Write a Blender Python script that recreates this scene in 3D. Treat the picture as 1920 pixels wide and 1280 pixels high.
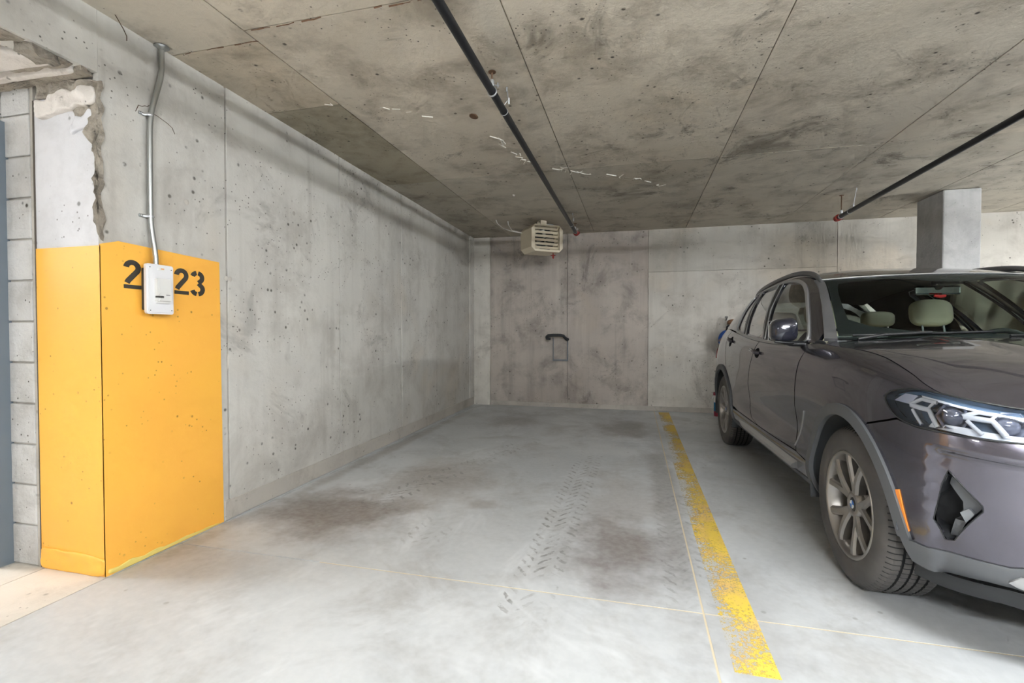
import bpy, bmesh, math, random
import numpy as np
from mathutils import Vector, Matrix
from mathutils.geometry import delaunay_2d_cdt

# ------------------------------------------------------------------ camera, world, exposure
for o in list(bpy.data.objects): bpy.data.objects.remove(o)
SC = bpy.context.scene
COL = SC.collection
FPX = 906.0                                   # focal length in pixels of the 1920 wide frame
cam_d = bpy.data.cameras.new('camera'); cam = bpy.data.objects.new('camera', cam_d); COL.objects.link(cam)
cam_d.sensor_width = 36.0; cam_d.lens = FPX / 1920 * 36.0; cam_d.clip_start = .03; cam_d.clip_end = 80
cam.location = (0, 0, 1.17)
cam.rotation_euler = (math.radians(90) - math.atan(18 / FPX), 0, math.atan(230 / FPX))
SC.camera = cam
world = bpy.data.worlds.new('garage_air'); SC.world = world; world.use_nodes = True
world.node_tree.nodes['Background'].inputs[0].default_value = (.75, .8, .9, 1)
world.node_tree.nodes['Background'].inputs[1].default_value = .15
SC.view_settings.view_transform = 'Standard'; SC.view_settings.look = 'None'
SC.view_settings.gamma = 1.0; SC.view_settings.use_curve_mapping = False
SC.view_settings.exposure = 1.3
SC.cycles.use_denoising = True
SC.cycles.max_bounces = 6; SC.cycles.diffuse_bounces = 4; SC.cycles.glossy_bounces = 3
SC.cycles.transmission_bounces = 6; SC.cycles.transparent_max_bounces = 12
SC.cycles.sample_clamp_indirect = 4.0
SC.cycles.use_adaptive_sampling = True; SC.cycles.adaptive_threshold = .10; SC.cycles.adaptive_min_samples = 8; SC.cycles.use_light_tree = False
SC.cycles.caustics_reflective = False; SC.cycles.caustics_refractive = False

# tube luminaires outside the frame, some added only as fill: centre, half length, axis, strength
LAMPS = [((5.0, 4.1, 2.49), .60, 'y', 120.0, 'right of the parked car'),
         ((5.0, 0.3, 2.49), .60, 'y', 80.0, 'beyond the car nose on the right, added as fill'),  # added to throw more light on the left wall
         ((1.5, 0.35, 2.50), .60, 'x', 110.0, 'above the front of the parked car'),
         ((0.6, -2.3, 2.52), .75, 'x', 190.0, 'over the aisle behind the camera'),
         ((-6.6, 1.15, 2.30), .60, 'y', 300.0, 'in the left side aisle'),
         ((8.6, 2.3, 2.555), .75, 'y', 60.0, 'at the far right of the garage, added as fill'),  # added fill from the far right
         ((6.4, 6.3, 2.50), .60, 'x', 70.0, 'near the back wall on the right, added as fill'),  # added to brighten the back wall on the right
         ((-5.6, -3.3, 2.52), .75, 'x', 60.0, 'over the aisle to the left, added as fill')]  # added for general brightness

# ------------------------------------------------------------------ helpers
def srgb(r, g, b):
    f = lambda c: (c / 255 / 12.92) if c / 255 <= .04045 else ((c / 255 + .055) / 1.055) ** 2.4
    return (f(r), f(g), f(b), 1.0)

class NB:
    """small node builder"""
    def __init__(s, name):
        s.m = bpy.data.materials.new(name); s.m.use_nodes = True
        s.nt = s.m.node_tree; s.bs = s.nt.nodes['Principled BSDF']; s.out = s.nt.nodes['Material Output']
        s._pos = None
    def n(s, t, **kw):
        x = s.nt.nodes.new(t)
        for k, v in kw.items(): setattr(x, k, v)
        return x
    def put(s, sock, v):
        if hasattr(v, 'is_linked') or isinstance(v, bpy.types.NodeSocket): s.nt.links.new(v, sock)
        else: sock.default_value = v
    @property
    def pos(s):
        if s._pos is None: s._pos = s.n('ShaderNodeTexCoord').outputs['Object']
        return s._pos
    def xyz(s, v=None):
        x = s.n('ShaderNodeSeparateXYZ'); s.put(x.inputs[0], v or s.pos); return x.outputs
    def scale(s, k, v=None, off=(0, 0, 0)):
        x = s.n('ShaderNodeMapping'); s.put(x.inputs[0], v or s.pos)
        x.inputs['Scale'].default_value = k; x.inputs['Location'].default_value = off; return x.outputs[0]
    def noise(s, sc, det=4, rough=.6, vec=None, dist=0):
        x = s.n('ShaderNodeTexNoise'); s.put(x.inputs['Vector'], vec or s.pos)
        x.inputs['Scale'].default_value = sc; x.inputs['Detail'].default_value = det
        x.inputs['Roughness'].default_value = rough; x.inputs['Distortion'].default_value = dist
        return x.outputs[0]
    def voro(s, sc, vec=None, feature='F1', out='Distance', rnd=1.0):
        x = s.n('ShaderNodeTexVoronoi', feature=feature); s.put(x.inputs['Vector'], vec or s.pos)
        x.inputs['Scale'].default_value = sc; x.inputs['Randomness'].default_value = rnd; return x.outputs[out]
    def math(s, op, a, b=0.0, c=0.0, clamp=False):
        x = s.n('ShaderNodeMath', operation=op, use_clamp=clamp)
        s.put(x.inputs[0], a); s.put(x.inputs[1], b); s.put(x.inputs[2], c); return x.outputs[0]
    def ramp(s, f, a, b, lo=0.0, hi=1.0):
        x = s.n('ShaderNodeMapRange', interpolation_type='SMOOTHSTEP'); s.put(x.inputs[0], f)
        x.inputs[1].default_value = a; x.inputs[2].default_value = b
        x.inputs[3].default_value = lo; x.inputs[4].default_value = hi; return x.outputs[0]
    def mix(s, f, a, b, mode='MIX'):
        x = s.n('ShaderNodeMix', data_type='RGBA', blend_type=mode)
        s.put(x.inputs[0], f); s.put(x.inputs[6], a); s.put(x.inputs[7], b); return x.outputs[2]
    def bump(s, h, strength=.3, dist=.01):
        x = s.n('ShaderNodeBump'); x.inputs['Strength'].default_value = strength; x.inputs['Distance'].default_value = dist
        s.put(x.inputs['Height'], h); s.put(s.bs.inputs['Normal'], x.outputs[0])
    def tone(s, c):
        return s.mix(1.0, c, s.n('ShaderNodeObjectInfo').outputs['Color'], 'MULTIPLY')
    def done(s, col=None, rough=None, metal=None, **kw):
        if col is not None: s.put(s.bs.inputs['Base Color'], col)
        if rough is not None: s.put(s.bs.inputs['Roughness'], rough)
        if metal is not None: s.put(s.bs.inputs['Metallic'], metal)
        for k, v in kw.items(): s.put(s.bs.inputs[k.replace('_', ' ')], v)
        return s.m

def link(name, me, parent=None, mats=(), **props):
    o = bpy.data.objects.new(name, me); COL.objects.link(o)
    for m in (mats if isinstance(mats, (list, tuple)) else [mats]):
        if me is not None and m is not None: me.materials.append(m)
    if parent is not None: o.parent = parent
    for k, v in props.items(): o[k] = v
    return o
def thing(name, label, cat, loc=(0, 0, 0), rot=(0, 0, 0), group=None):
    o = bpy.data.objects.new(name, None); COL.objects.link(o); o.location = loc; o.rotation_euler = rot
    o.empty_display_size = .1; o['label'] = label; o['category'] = cat
    if group: o['group'] = group
    return o
def struct(name, me=None, mats=(), label=None):
    o = link(name, me, None, mats, kind='structure')
    if label: o['label'] = label
    return o

class MB:
    """collects shapes in one mesh"""
    def __init__(s): s.v = []; s.f = []; s.sm = []
    def add(s, vs, fs, smooth=False):
        k = len(s.v); s.v += [tuple(p) for p in vs]; s.f += [tuple(i + k for i in f) for f in fs]; s.sm += [smooth] * len(fs); return s
    def box(s, lo, hi, M=None, ch=0.0):
        x0, y0, z0 = lo; x1, y1, z1 = hi
        if ch <= 0:
            vs = [(x0,y0,z0),(x1,y0,z0),(x1,y1,z0),(x0,y1,z0),(x0,y0,z1),(x1,y0,z1),(x1,y1,z1),(x0,y1,z1)]
            fs = [(3,2,1,0),(4,5,6,7),(0,1,5,4),(1,2,6,5),(2,3,7,6),(3,0,4,7)]
        else:
            bm = bmesh.new(); bmesh.ops.create_cube(bm, size=1)
            for v in bm.verts: v.co = Vector(((x0+x1)/2 + v.co.x*(x1-x0), (y0+y1)/2 + v.co.y*(y1-y0), (z0+z1)/2 + v.co.z*(z1-z0)))
            bmesh.ops.bevel(bm, geom=bm.edges[:], offset=ch, segments=2, affect='EDGES', profile=.5)
            bm.verts.index_update(); vs = [v.co.copy() for v in bm.verts]; fs = [[v.index for v in f.verts] for f in bm.faces]; bm.free()
        if M is not None: vs = [M @ Vector(p) for p in vs]
        return s.add(vs, fs)
    def prism(s, poly, h0, h1, M=None, smooth=False):
        """polygon (x,y) extruded along z from h0 to h1"""
        n = len(poly); vs = [(p[0], p[1], h0) for p in poly] + [(p[0], p[1], h1) for p in poly]
        fs = [tuple(range(n))[::-1], tuple(range(n, 2*n))] + [(i, (i+1) % n, (i+1) % n + n, i + n) for i in range(n)]
        if M is not None: vs = [M @ Vector(p) for p in vs]
        return s.add(vs, fs, smooth)
    def tube(s, pts, r, seg=10, caps=True, smooth=True, squash=None, closed=False):
        pts = [Vector(p) for p in pts]; n = len(pts); rs = r if hasattr(r, '__len__') else [r] * n
        T = []
        for i in range(n):
            if closed: t = pts[(i+1) % n] - pts[i-1]
            else: t = pts[min(i+1, n-1)] - pts[max(i-1, 0)]
            T.append(t.normalized())
        up = Vector((0, 0, 1)) if abs(T[0].z) < .9 else Vector((0, 1, 0))
        nx = (up - T[0] * up.dot(T[0])).normalized(); vs = []
        for i in range(n):
            nx = (nx - T[i] * nx.dot(T[i])).normalized(); by = T[i].cross(nx)
            for k in range(seg):
                a = 2 * math.pi * k / seg; c, d = math.cos(a), math.sin(a)
                if squash: c, d = c * squash[0], d * squash[1]
                vs.append(pts[i] + (nx * c + by * d) * rs[i])
        fs = []
        for i in range(n if closed else n - 1):
            j = (i + 1) % n
            for k in range(seg): fs.append((i*seg+k, i*seg+(k+1) % seg, j*seg+(k+1) % seg, j*seg+k))
        s.add(vs, fs, smooth)
        if caps and not closed: s.add(vs[:seg], [tuple(range(seg))[::-1]]); s.add(vs[-seg:], [tuple(range(seg))])
        return s
    def lathe(s, prof, M=None, seg=48, closed=False, smooth=True):
        """profile (r,h) turned about z"""
        n = len(prof); vs = []
        for k in range(seg):
            a = 2 * math.pi * k / seg
            for (r, h) in prof: vs.append((r * math.cos(a), r * math.sin(a), h))
        fs = []
        for k in range(seg):
            j = (k + 1) % seg
            for i in range(n if closed else n - 1):
                i2 = (i + 1) % n; fs.append((k*n+i, j*n+i, j*n+i2, k*n+i2))
        if M is not None: vs = [M @ Vector(p) for p in vs]
        return s.add(vs, fs, smooth)
    def mesh(s, name='mesh', recalc=True, merge=0.0):
        me = bpy.data.meshes.new(name); me.from_pydata([tuple(p) for p in s.v], [], s.f)
        me.polygons.foreach_set('use_smooth', s.sm)
        if recalc or merge:
            bm = bmesh.new(); bm.from_mesh(me)
            if merge: bmesh.ops.remove_doubles(bm, verts=bm.verts[:], dist=merge)
            bmesh.ops.recalc_face_normals(bm, faces=bm.faces[:]); bm.to_mesh(me); bm.free()
        me.update(); return me
def R4(ax, deg): return Matrix.Rotation(math.radians(deg), 4, ax)
def T4(*p): return Matrix.Translation(p)
def boxme(lo, hi, ch=0.0): return MB().box(lo, hi, None, ch).mesh()

# ------------------------------------------------------------------ materials of the place
def concrete(name, a, b, stain, mott=.5, streak=0.0, dark=.35, pits=.5, rough=.85, sc=1.0, bump=.25, warm=None):
    """cast concrete: cloudy tone, blotches, run marks, spots and air holes"""
    k = NB(name); big = k.noise(.55 * sc, 3, .62, dist=.6); mid = k.noise(2.3 * sc, 5, .68, dist=.3)
    col = k.mix(k.ramp(big, .35, .65), a, b)
    if warm: col = k.mix(k.ramp(big, .52, .70, 0, .5), col, warm)
    col = k.mix(k.ramp(mid, .42, .74, 0, mott), col, stain)
    if streak:
        st = k.noise(1.0, 3, .65, k.scale((6.5, 6.5, .45)))
        col = k.mix(k.ramp(st, .5, .78, 0, streak), col, stain)
        col = k.mix(k.ramp(st, .46, .25, 0, streak * .6), col, srgb(226, 222, 214))
    bl = k.noise(1.25 * sc, 5, .74, k.scale((1, 1, 1), off=(2, 9, 4)), dist=.9)
    col = k.mix(k.ramp(bl, .57, .7, 0, dark), col, k.mix(.5, stain, (.05, .047, .042, 1)))
    sp = k.voro(11, k.scale((1, 1, 1), off=(1, 2, 3))); spot = k.math('MULTIPLY', k.ramp(sp, .16, .06), k.ramp(mid, .48, .56))
    sp2 = k.voro(31, k.scale((1, 1, 1), off=(5, 2, 1))); spot2 = k.math('MULTIPLY', k.ramp(sp2, .18, .08), k.ramp(bl, .50, .56))
    col = k.mix(k.math('MULTIPLY', k.math('MAXIMUM', spot, spot2), pits), col, srgb(74, 69, 62))
    k.bump(k.noise(24, 3, .7), bump, .01)
    return k.done(k.tone(col), rough)

def paint(name, c, rough=.45, metal=0.0, **kw): return NB(name).done(c, rough, metal, **kw)

M = {}
M['wall'] = concrete('cast_concrete_wall', srgb(210, 207, 200), srgb(196, 193, 187), srgb(152, 146, 138), .5, .38, .38, .85, warm=srgb(212, 198, 177))
M['wall_back'] = concrete('cast_concrete_back_wall', srgb(198, 190, 182), srgb(178, 170, 164), srgb(128, 121, 116), .75, .4, .55, .8, warm=srgb(202, 188, 168))
M['ceil'] = concrete('cast_concrete_ceiling', srgb(210, 201, 186), srgb(193, 185, 171), srgb(142, 133, 119), .75, 0, .75, .95, sc=1.25, bump=.35, warm=srgb(210, 197, 176))
M['rough'] = concrete('broken_concrete', srgb(168, 159, 146), srgb(136, 127, 115), srgb(96, 89, 80), .8, 0, .6, .8, sc=4, bump=1.0)
M['plaster'] = concrete('pale_plaster', srgb(222, 215, 208), srgb(210, 203, 196), srgb(176, 168, 160), .6, 0, .3, .7, sc=4, bump=.5)
M['skim'] = concrete('white_skim_coat', srgb(222, 221, 224), srgb(212, 212, 216), srgb(186, 185, 186), .4, 0, .12, .7, sc=2)
M['block'] = concrete('concrete_block', srgb(205, 204, 203), srgb(192, 190, 187), srgb(160, 157, 152), .5, 0, .2, 1.0, sc=3, bump=.7)
M['mortar'] = concrete('mortar', srgb(188, 183, 176), srgb(176, 171, 163), srgb(140, 134, 126), .5, 0, .2, .3, sc=3)
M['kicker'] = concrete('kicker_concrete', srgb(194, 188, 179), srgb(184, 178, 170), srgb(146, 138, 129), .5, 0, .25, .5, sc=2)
M['column'] = concrete('column_concrete', srgb(186, 185, 184), srgb(170, 170, 170), srgb(132, 131, 130), .5, .4, .25, .4)
M['threshold'] = concrete('pale_threshold_concrete', srgb(216, 209, 198), srgb(206, 199, 189), srgb(176, 166, 153), .4, 0, .12, .4, sc=2)
M['filler'] = paint('joint_filler', srgb(214, 200, 172), .8)
M['crackdark'] = paint('joint_dirt', srgb(92, 84, 76), .9)
M['white_salt'] = paint('mineral_bloom', srgb(238, 234, 226), .8)
M['rust'] = paint('rust', srgb(104, 78, 58), .9)
def floor_material():
    k = NB('sealed_concrete_floor'); x, y, z = k.xyz()
    big = k.noise(.5, 3, .6, dist=.8); mid = k.noise(1.7, 5, .7, dist=.5); fine = k.noise(26, 2, .6)
    col = k.mix(k.ramp(big, .35, .66), srgb(204, 206, 207), srgb(184, 187, 189))
    col = k.mix(k.math('MULTIPLY', k.ramp(mid, .45, .72), .6), col, srgb(158, 156, 152))
    wh = k.noise(1.1, 5, .75, k.scale((1, .6, 1), off=(3, 1, 0)), dist=1.0)
    col = k.mix(k.math('MULTIPLY', k.ramp(wh, .53, .68), .55), col, srgb(224, 226, 228))
    # parking stains: centre, size, strength, colour
    wob = k.math('MULTIPLY', k.math('SUBTRACT', k.noise(2.6, 4, .7), .5), 1.5)
    for (cx_, cy_, rx, ry, st, c) in [(-1.9, 2.72, .66, .55, .8, (120, 108, 98)), (-1.5, 3.5, .55, .85, .5, (142, 130, 118)), (-.08, 2.65, .38, .55, .75, (116, 104, 98)),
                                      (-.05, 3.4, .40, .8, .4, (140, 131, 123)), (-.1, 6.0, .5, .65, .65, (122, 116, 109)), (-1.55, 6.1, .45, .5, .5, (128, 122, 116)),
                                      (-2.05, 1.95, .55, .25, .30, (150, 140, 130)), (.22, 3.6, .14, 2.3, .55, (128, 123, 119)), (1.9, 2.2, .5, .5, .4, (130, 124, 120)),
                                      (-2.36, 4.5, .10, 3.0, .55, (138, 131, 123)), (.42, 2.0, .25, .6, .35, (140, 138, 136)), (-1.0, 3.1, .12, .10, .55, (150, 144, 138))]:
        dx = k.math('DIVIDE', k.math('SUBTRACT', x, cx_), rx); dy = k.math('DIVIDE', k.math('SUBTRACT', y, cy_), ry)
        d = k.math('SQRT', k.math('ADD', k.math('MULTIPLY', dx, dx), k.math('MULTIPLY', dy, dy)))
        col = k.mix(k.math('MULTIPLY', k.ramp(k.math('ADD', d, wob), 1.05, .25), st), col, srgb(*c))
    # tyre prints: three rows of slanted lug marks along each wheel path
    brk = k.math('MULTIPLY', k.ramp(k.noise(3.3, 3, .6), .36, .60), k.ramp(k.noise(24, 3, .7), .38, .56)); wb_ = k.math('MULTIPLY', k.math('SUBTRACT', k.noise(15, 2, .6), .5), .05)
    for (x0, slope, y0, y1, st) in [(-.435, .02, 1.75, 4.9, .7), (-1.78, .30, 2.75, 5.4, .7), (.25, .0, 2.0, 3.9, .5), (-1.15, .05, 2.3, 3.1, .4)]:
        d = k.math('SUBTRACT', x, k.math('ADD', k.math('MULTIPLY', k.math('SUBTRACT', y, 2.75), slope), x0))
        fade = k.math('MULTIPLY', k.ramp(y, y0, y0 + .3), k.ramp(y, y1, y1 - .5))
        tot = None
        for (c, ph, sl) in [(-.085, 0.0, 1.1), (0, .5, -1.3), (.085, .15, .8)]:
            dd = k.math('SUBTRACT', d, c)
            lat = k.ramp(k.math('ABSOLUTE', dd), .034, .024)
            per = k.math('FRACT', k.math('ADD', k.math('DIVIDE', k.math('ADD', k.math('ADD', y, wb_), k.math('MULTIPLY', dd, sl)), .083), ph + 40))
            bar = k.ramp(k.math('ABSOLUTE', k.math('SUBTRACT', per, .5)), .20, .12)
            mk = k.math('MULTIPLY', lat, bar); tot = mk if tot is None else k.math('MAXIMUM', tot, mk)
        col = k.mix(k.math('MULTIPLY', k.math('MULTIPLY', k.math('MULTIPLY', tot, fade), brk), st), col, srgb(112, 108, 104))
    spk = k.math('MULTIPLY', k.ramp(k.voro(7, k.scale((1, 1, 1), off=(3, 3, 0))), .10, .05), k.ramp(k.noise(2, 2, .5), .5, .6))
    col = k.mix(k.math('MULTIPLY', spk, .5), col, srgb(110, 105, 98))
    col = k.mix(k.ramp(fine, .3, .7, 0, .08), col, (1, 1, 1, 1))
    k.bump(fine, .04, .01)
    return k.done(k.tone(col), k.ramp(mid, .3, .7, .42, .62))
M['floor'] = floor_material()

def worn_paint():
    k = NB('worn_yellow_line_paint'); x, y, z = k.xyz()
    a = k.noise(58, 4, .8); b = k.noise(1.9, 3, .6); c = k.noise(13, 4, .75)
    keep = k.math('ADD', k.math('MULTIPLY', a, .9), k.math('ADD', k.math('MULTIPLY', b, .75), k.math('MULTIPLY', c, .35)))
    edge = k.math('ADD', k.ramp(x, .335, .44, -.07, .06), k.ramp(y, 2.6, 1.8, 0, .05))
    mask = k.math('MULTIPLY', k.ramp(k.math('ADD', keep, edge), .94, 1.08), k.ramp(y, 4.5, 1.9, .62, .95))
    tr = k.n('ShaderNodeBsdfTransparent'); mx = k.n('ShaderNodeMixShader')
    k.done(k.mix(k.ramp(k.noise(6, 3, .6), .4, .7), srgb(243, 211, 88), srgb(236, 200, 124)), .6)
    k.nt.links.new(mask, mx.inputs[0]); k.nt.links.new(tr.outputs[0], mx.inputs[1]); k.nt.links.new(k.bs.outputs[0], mx.inputs[2])
    k.nt.links.new(mx.outputs[0], k.out.inputs[0]); return k.m
M['line'] = worn_paint()

def wall_paint():
    k = NB('yellow_wall_paint')
    a = k.noise(1.6, 5, .6); col = k.mix(k.ramp(a, .35, .7), srgb(255, 190, 76), srgb(253, 184, 76))
    sp = k.math('MULTIPLY', k.ramp(k.voro(15), .13, .06), k.ramp(k.noise(4, 3, .6), .5, .6))
    sp2 = k.math('MULTIPLY', k.ramp(k.voro(34, k.scale((1, 1, 1), off=(2, 2, 5))), .2, .1), k.ramp(k.noise(6, 3, .6, k.scale((1, 1, 1), off=(8, 1, 1))), .55, .64))
    hole = k.math('MAXIMUM', sp, sp2)
    col = k.mix(k.math('MULTIPLY', hole, .7), col, srgb(120, 84, 30))
    chip = k.math('MULTIPLY', k.ramp(k.voro(3.3, k.scale((1, 1, 1), off=(1, 5, 9))), .09, .05), k.ramp(k.noise(2.3, 3, .6), .48, .56))
    col = k.mix(chip, col, srgb(190, 184, 178))
    k.bump(k.noise(22, 3, .6), .12, .008)
    return k.done(k.tone(col), .5)
M['yellow'] = wall_paint()
M['stencil'] = paint('stencil_black', srgb(58, 54, 46), .7)

# ------------------------------------------------------------------ the place: dimensions
HC = 2.677; YB = 7.44; YN = 1.74                      # ceiling height, back wall, end of the left wall
XA, XB = -11.0, 11.0; YA = -7.0
def xw(y): return -2.445 - (y - YN) * .0135           # face of the left wall
rnd = random.Random(4)

# floor: cast slabs with filled joints, one pale threshold strip
floor = struct('floor', boxme((XA, YA, -.30), (XB, YB + .3, -.05)), M['kicker'])
g = .0042; JX, JY = .283, 2.12
def slab(x0, x1, y0, y1, mat='floor', tone=1.0, z=0.0):
    o = link('slab', boxme((x0, y0, -.06), (x1, y1, z)), floor, M[mat]); o.color = (tone, tone, tone, 1); return o
for (x0, x1) in ((-2.43, JX), (JX, 3.05), (3.05, 6.2), (6.2, XB)):
    for (y0, y1) in ((-1.6, JY), (JY, YB + .2), (YA, -1.6)):
        slab(x0 + g, x1 - g, y0 + g, y1 - g, tone=1.0 + rnd.uniform(-.015, .015))
slab(-2.83 + g, -2.43 - g, YA, 1.76, 'threshold'); slab(XA, -2.83 - g, YA, 1.76, 'threshold', .97)
slab(XA, -2.43 - g, 1.76, YB, 'floor')
def strip(name, parent, lo, hi, mat): return link(name, boxme(lo, hi), parent, M[mat])
strip('joint_filler', floor, (-1.55, JY - g, -.05), (XB, JY + g, -.0012), 'filler')
strip('joint_gap', floor, (-2.43, JY - g, -.05), (-1.55, JY + g, -.010), 'crackdark')
strip('joint_filler', floor, (JX - g, YA, -.05), (JX + g, YB, -.0014), 'filler')
ln = link('stall_line', MB().box((.340, 1.775, .0004), (.486, YB - .12, .0016)).mesh(), None, M['line'])
ln['label'] = 'worn yellow painted stall line on the floor beside the parked car'; ln['category'] = 'floor marking'

# left wall: core, form panels with recessed joints, kicker, paint, numbers
def wallpiece(parent, name, y0, y1, z0, z1, proud, mat, tone=1.0, depth=.03, ch=.004):
    """plate on the left wall face between two stations"""
    bm = bmesh.new(); vs = []
    for d in (-depth, proud):
        for (y, z) in ((y0, z0), (y1, z0), (y1, z1), (y0, z1)): vs.append(bm.verts.new((xw(y) + d, y, z)))
    for f in ((0,1,2,3), (7,6,5,4), (0,4,5,1), (1,5,6,2), (2,6,7,3), (3,7,4,0)): bm.faces.new([vs[i] for i in f])
    if ch: bmesh.ops.bevel(bm, geom=[e for e in bm.edges if all(v in vs[4:] for v in e.verts)], offset=ch, segments=1, affect='EDGES')
    bmesh.ops.recalc_face_normals(bm, faces=bm.faces[:])
    me = bpy.data.meshes.new(name); bm.to_mesh(me); bm.free()
    o = link(name, me, parent, M[mat]); o.color = (tone, tone, tone, 1); return o
wl = struct('wall_left', MB().prism([(xw(YN) - .012, YN + .012), (xw(YB) - .012, YB), (-2.86, YB), (-2.86, YN + .012)], 0, HC).mesh(), M['wall'])
ys = [YN + .001, 2.482, 3.69, 4.86, 5.85, YB]
for i, (a, b) in enumerate(zip(ys[:-1], ys[1:])):
    w = .010 if i in (0, 1) else .006
    wallpiece(wl, 'panel', a + (0 if i == 0 else .002), b - w, 0, HC, (0, .003, 0, .004, .001)[i], 'wall', (.97, 1.0, .985, 1.0, .93)[i], ch=.002)
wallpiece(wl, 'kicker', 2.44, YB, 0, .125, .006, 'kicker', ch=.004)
wallpiece(wl, 'corner_strip', YB - .24, YB - .02, .125, HC, .012, 'wall', 1.0)
# end face of the wall: white skim coat over block, broken arris
nose = boxme((-2.86, YN, 0), (xw(YN) - .012, YN + .02, 2.30)); link('end_face', nose, wl, M['skim'])
def blob(name, parent, pts, nrm, depth, amp, mat, seed, sub=3, tone=1.0, fade=True):
    """irregular lump with polygon outline pts (3D, coplanar), raised along nrm and roughened"""
    bm = bmesh.new(); nrm = Vector(nrm)
    base = [Vector(p) for p in pts]; vs = [bm.verts.new(p - nrm * .01) for p in base]; top = [bm.verts.new(p + nrm * depth) for p in base]
    n = len(pts); bm.faces.new(top)
    for i in range(n): bm.faces.new((vs[i], vs[(i+1) % n], top[(i+1) % n], top[i]))
    bmesh.ops.triangulate(bm, faces=bm.faces[:])
    for _ in range(sub): bmesh.ops.subdivide_edges(bm, edges=[e for e in bm.edges if e.calc_length() > .016], cuts=1, use_grid_fill=True); bmesh.ops.triangulate(bm, faces=bm.faces[:])
    r = random.Random(seed); from mathutils import noise as mn
    for v in bm.verts:
        q = v.co * 22 + Vector((seed * 3.1, 0, 0)); v.co += Vector((mn.noise(q), mn.noise(q + Vector((9, 0, 0))), mn.noise(q + Vector((0, 9, 0))))) * amp
    if mat != 'rough':
        for _ in range(4): bmesh.ops.smooth_vert(bm, verts=[v for v in bm.verts if not v.is_boundary], factor=.5, use_axis_x=True, use_axis_y=True, use_axis_z=True)
        for f in bm.faces: f.smooth = True
    bmesh.ops.recalc_face_normals(bm, faces=bm.faces[:]); me = bpy.data.meshes.new(name); bm.to_mesh(me); bm.free()
    o = link(name, me, parent, M[mat]); o.color = (tone, tone, tone, 1); return o
Xn = xw(YN)
nz = lambda pts: [(x, YN, z) for x, z in pts]
# broken corner: rough aggregate with smoother repair mortar on it
blob('broken_edge', wl, nz([(-2.47, 1.70), (Xn + .004, 1.60), (Xn + .012, 1.95), (Xn + .014, 2.34), (-2.82, 2.40), (-2.83, 2.30), (-2.62, 2.27), (-2.50, 2.20), (-2.455, 2.0)]), (0, -1, 0), .012, .016, 'rough', 2, 4)
blob('mortar_lump', wl, nz([(-2.81, 2.20), (-2.60, 2.225), (-2.46, 2.235), (-2.435, 2.27), (-2.445, 2.31), (-2.52, 2.325), (-2.58, 2.300), (-2.62, 2.325), (-2.66, 2.290), (-2.72, 2.305), (-2.75, 2.275), (-2.80, 2.285)]), (0, -1, 0), .030, .016, 'plaster', 5, 4)
blob('mortar_lump', wl, nz([(-2.62, 2.11), (-2.50, 2.13), (-2.465, 2.18), (-2.48, 2.22), (-2.53, 2.185), (-2.56, 2.20)]), (0, -1, 0), .018, .012, 'skim', 7, 4)
# yellow paint on both faces
pt = link('yellow_paint', MB().box((-2.86, YN - .004, 0), (Xn + .0047, YN + .001, 1.578)).mesh(), wl, M['yellow'])
sp = [(YN - .004, 0), (2.43, 0), (2.418, 1.592), (1.82, 1.612), (YN - .004, 1.585)]
bm = bmesh.new(); a = [bm.verts.new((xw(y) + .0045, y, z)) for y, z in sp]; b = [bm.verts.new((xw(y) - .002, y, z)) for y, z in sp]
bm.faces.new(a); bm.faces.new(b[::-1])
for i in range(5): bm.faces.new((a[i], b[i], b[(i+1) % 5], a[(i+1) % 5]))
bmesh.ops.recalc_face_normals(bm, faces=bm.faces[:]); me = bpy.data.meshes.new('paint'); bm.to_mesh(me); bm.free()
ps = link('yellow_paint', me, wl, M['yellow'])
blob('painted_ledge', wl, [(-2.855, YN - .002, .0), (Xn + .002, YN - .002, .0), (Xn + .002, YN - .002, .085), (-2.62, YN - .002, .10), (-2.855, YN - .002, .105)], (0, -1, 0), .012, .010, 'yellow', 11, 4)
M['fringe'] = paint('pale_yellow_overspray', srgb(236, 214, 120), .7)
fp = [(1.745, 0), (2.42, 0), (2.42, .008), (2.3, .014), (2.22, .009), (2.15, .022), (2.08, .016), (2.0, .030), (1.93, .022), (1.86, .036), (1.80, .024), (1.745, .034)]
blob('paint_fringe', wl, [(xw(y) + .003, y, z) for y, z in fp], (1, 0, 0), .005, .006, 'fringe', 17, 3)
# stencilled numbers
def stroke(path, w):
    """constant width ribbon along a 2D path"""
    L, Rr = [], []
    for i, p in enumerate(path):
        q0 = path[max(i-1, 0)]; q1 = path[min(i+1, len(path)-1)]; dx, dy = q1[0]-q0[0], q1[1]-q0[1]; l = math.hypot(dx, dy)
        nx, ny = -dy/l*w/2, dx/l*w/2; L.append((p[0]+nx, p[1]+ny)); Rr.append((p[0]-nx, p[1]-ny))
    return [(L[i], L[i+1], Rr[i+1], Rr[i]) for i in range(len(path)-1)]
def arc(cx_, cy_, rx, ry, a0, a1, n=14): return [(cx_ + rx*math.cos(math.radians(a0+(a1-a0)*i/n)), cy_ + ry*math.sin(math.radians(a0+(a1-a0)*i/n))) for i in range(n+1)]
def two():   # unit height digit, stencil gap above the foot
    return stroke(arc(.27, .73, .19, .19, 175, -38, 18) + [(.30, .47), (.14, .28), (.10, .20)], .172) + [((.0, 0), (.55, 0), (.55, .135), (.0, .135))]
def three():
    return (stroke(arc(.26, .735, .185, .185, 165, 101, 6), .172) + stroke(arc(.26, .735, .185, .185, 79, -50, 12) + [(.30, .53)], .172)
            + stroke([(.30, .50)] + arc(.26, .265, .20, .195, 55, -79, 12), .172) + stroke(arc(.26, .265, .20, .195, -101, -165, 6), .172))
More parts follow.
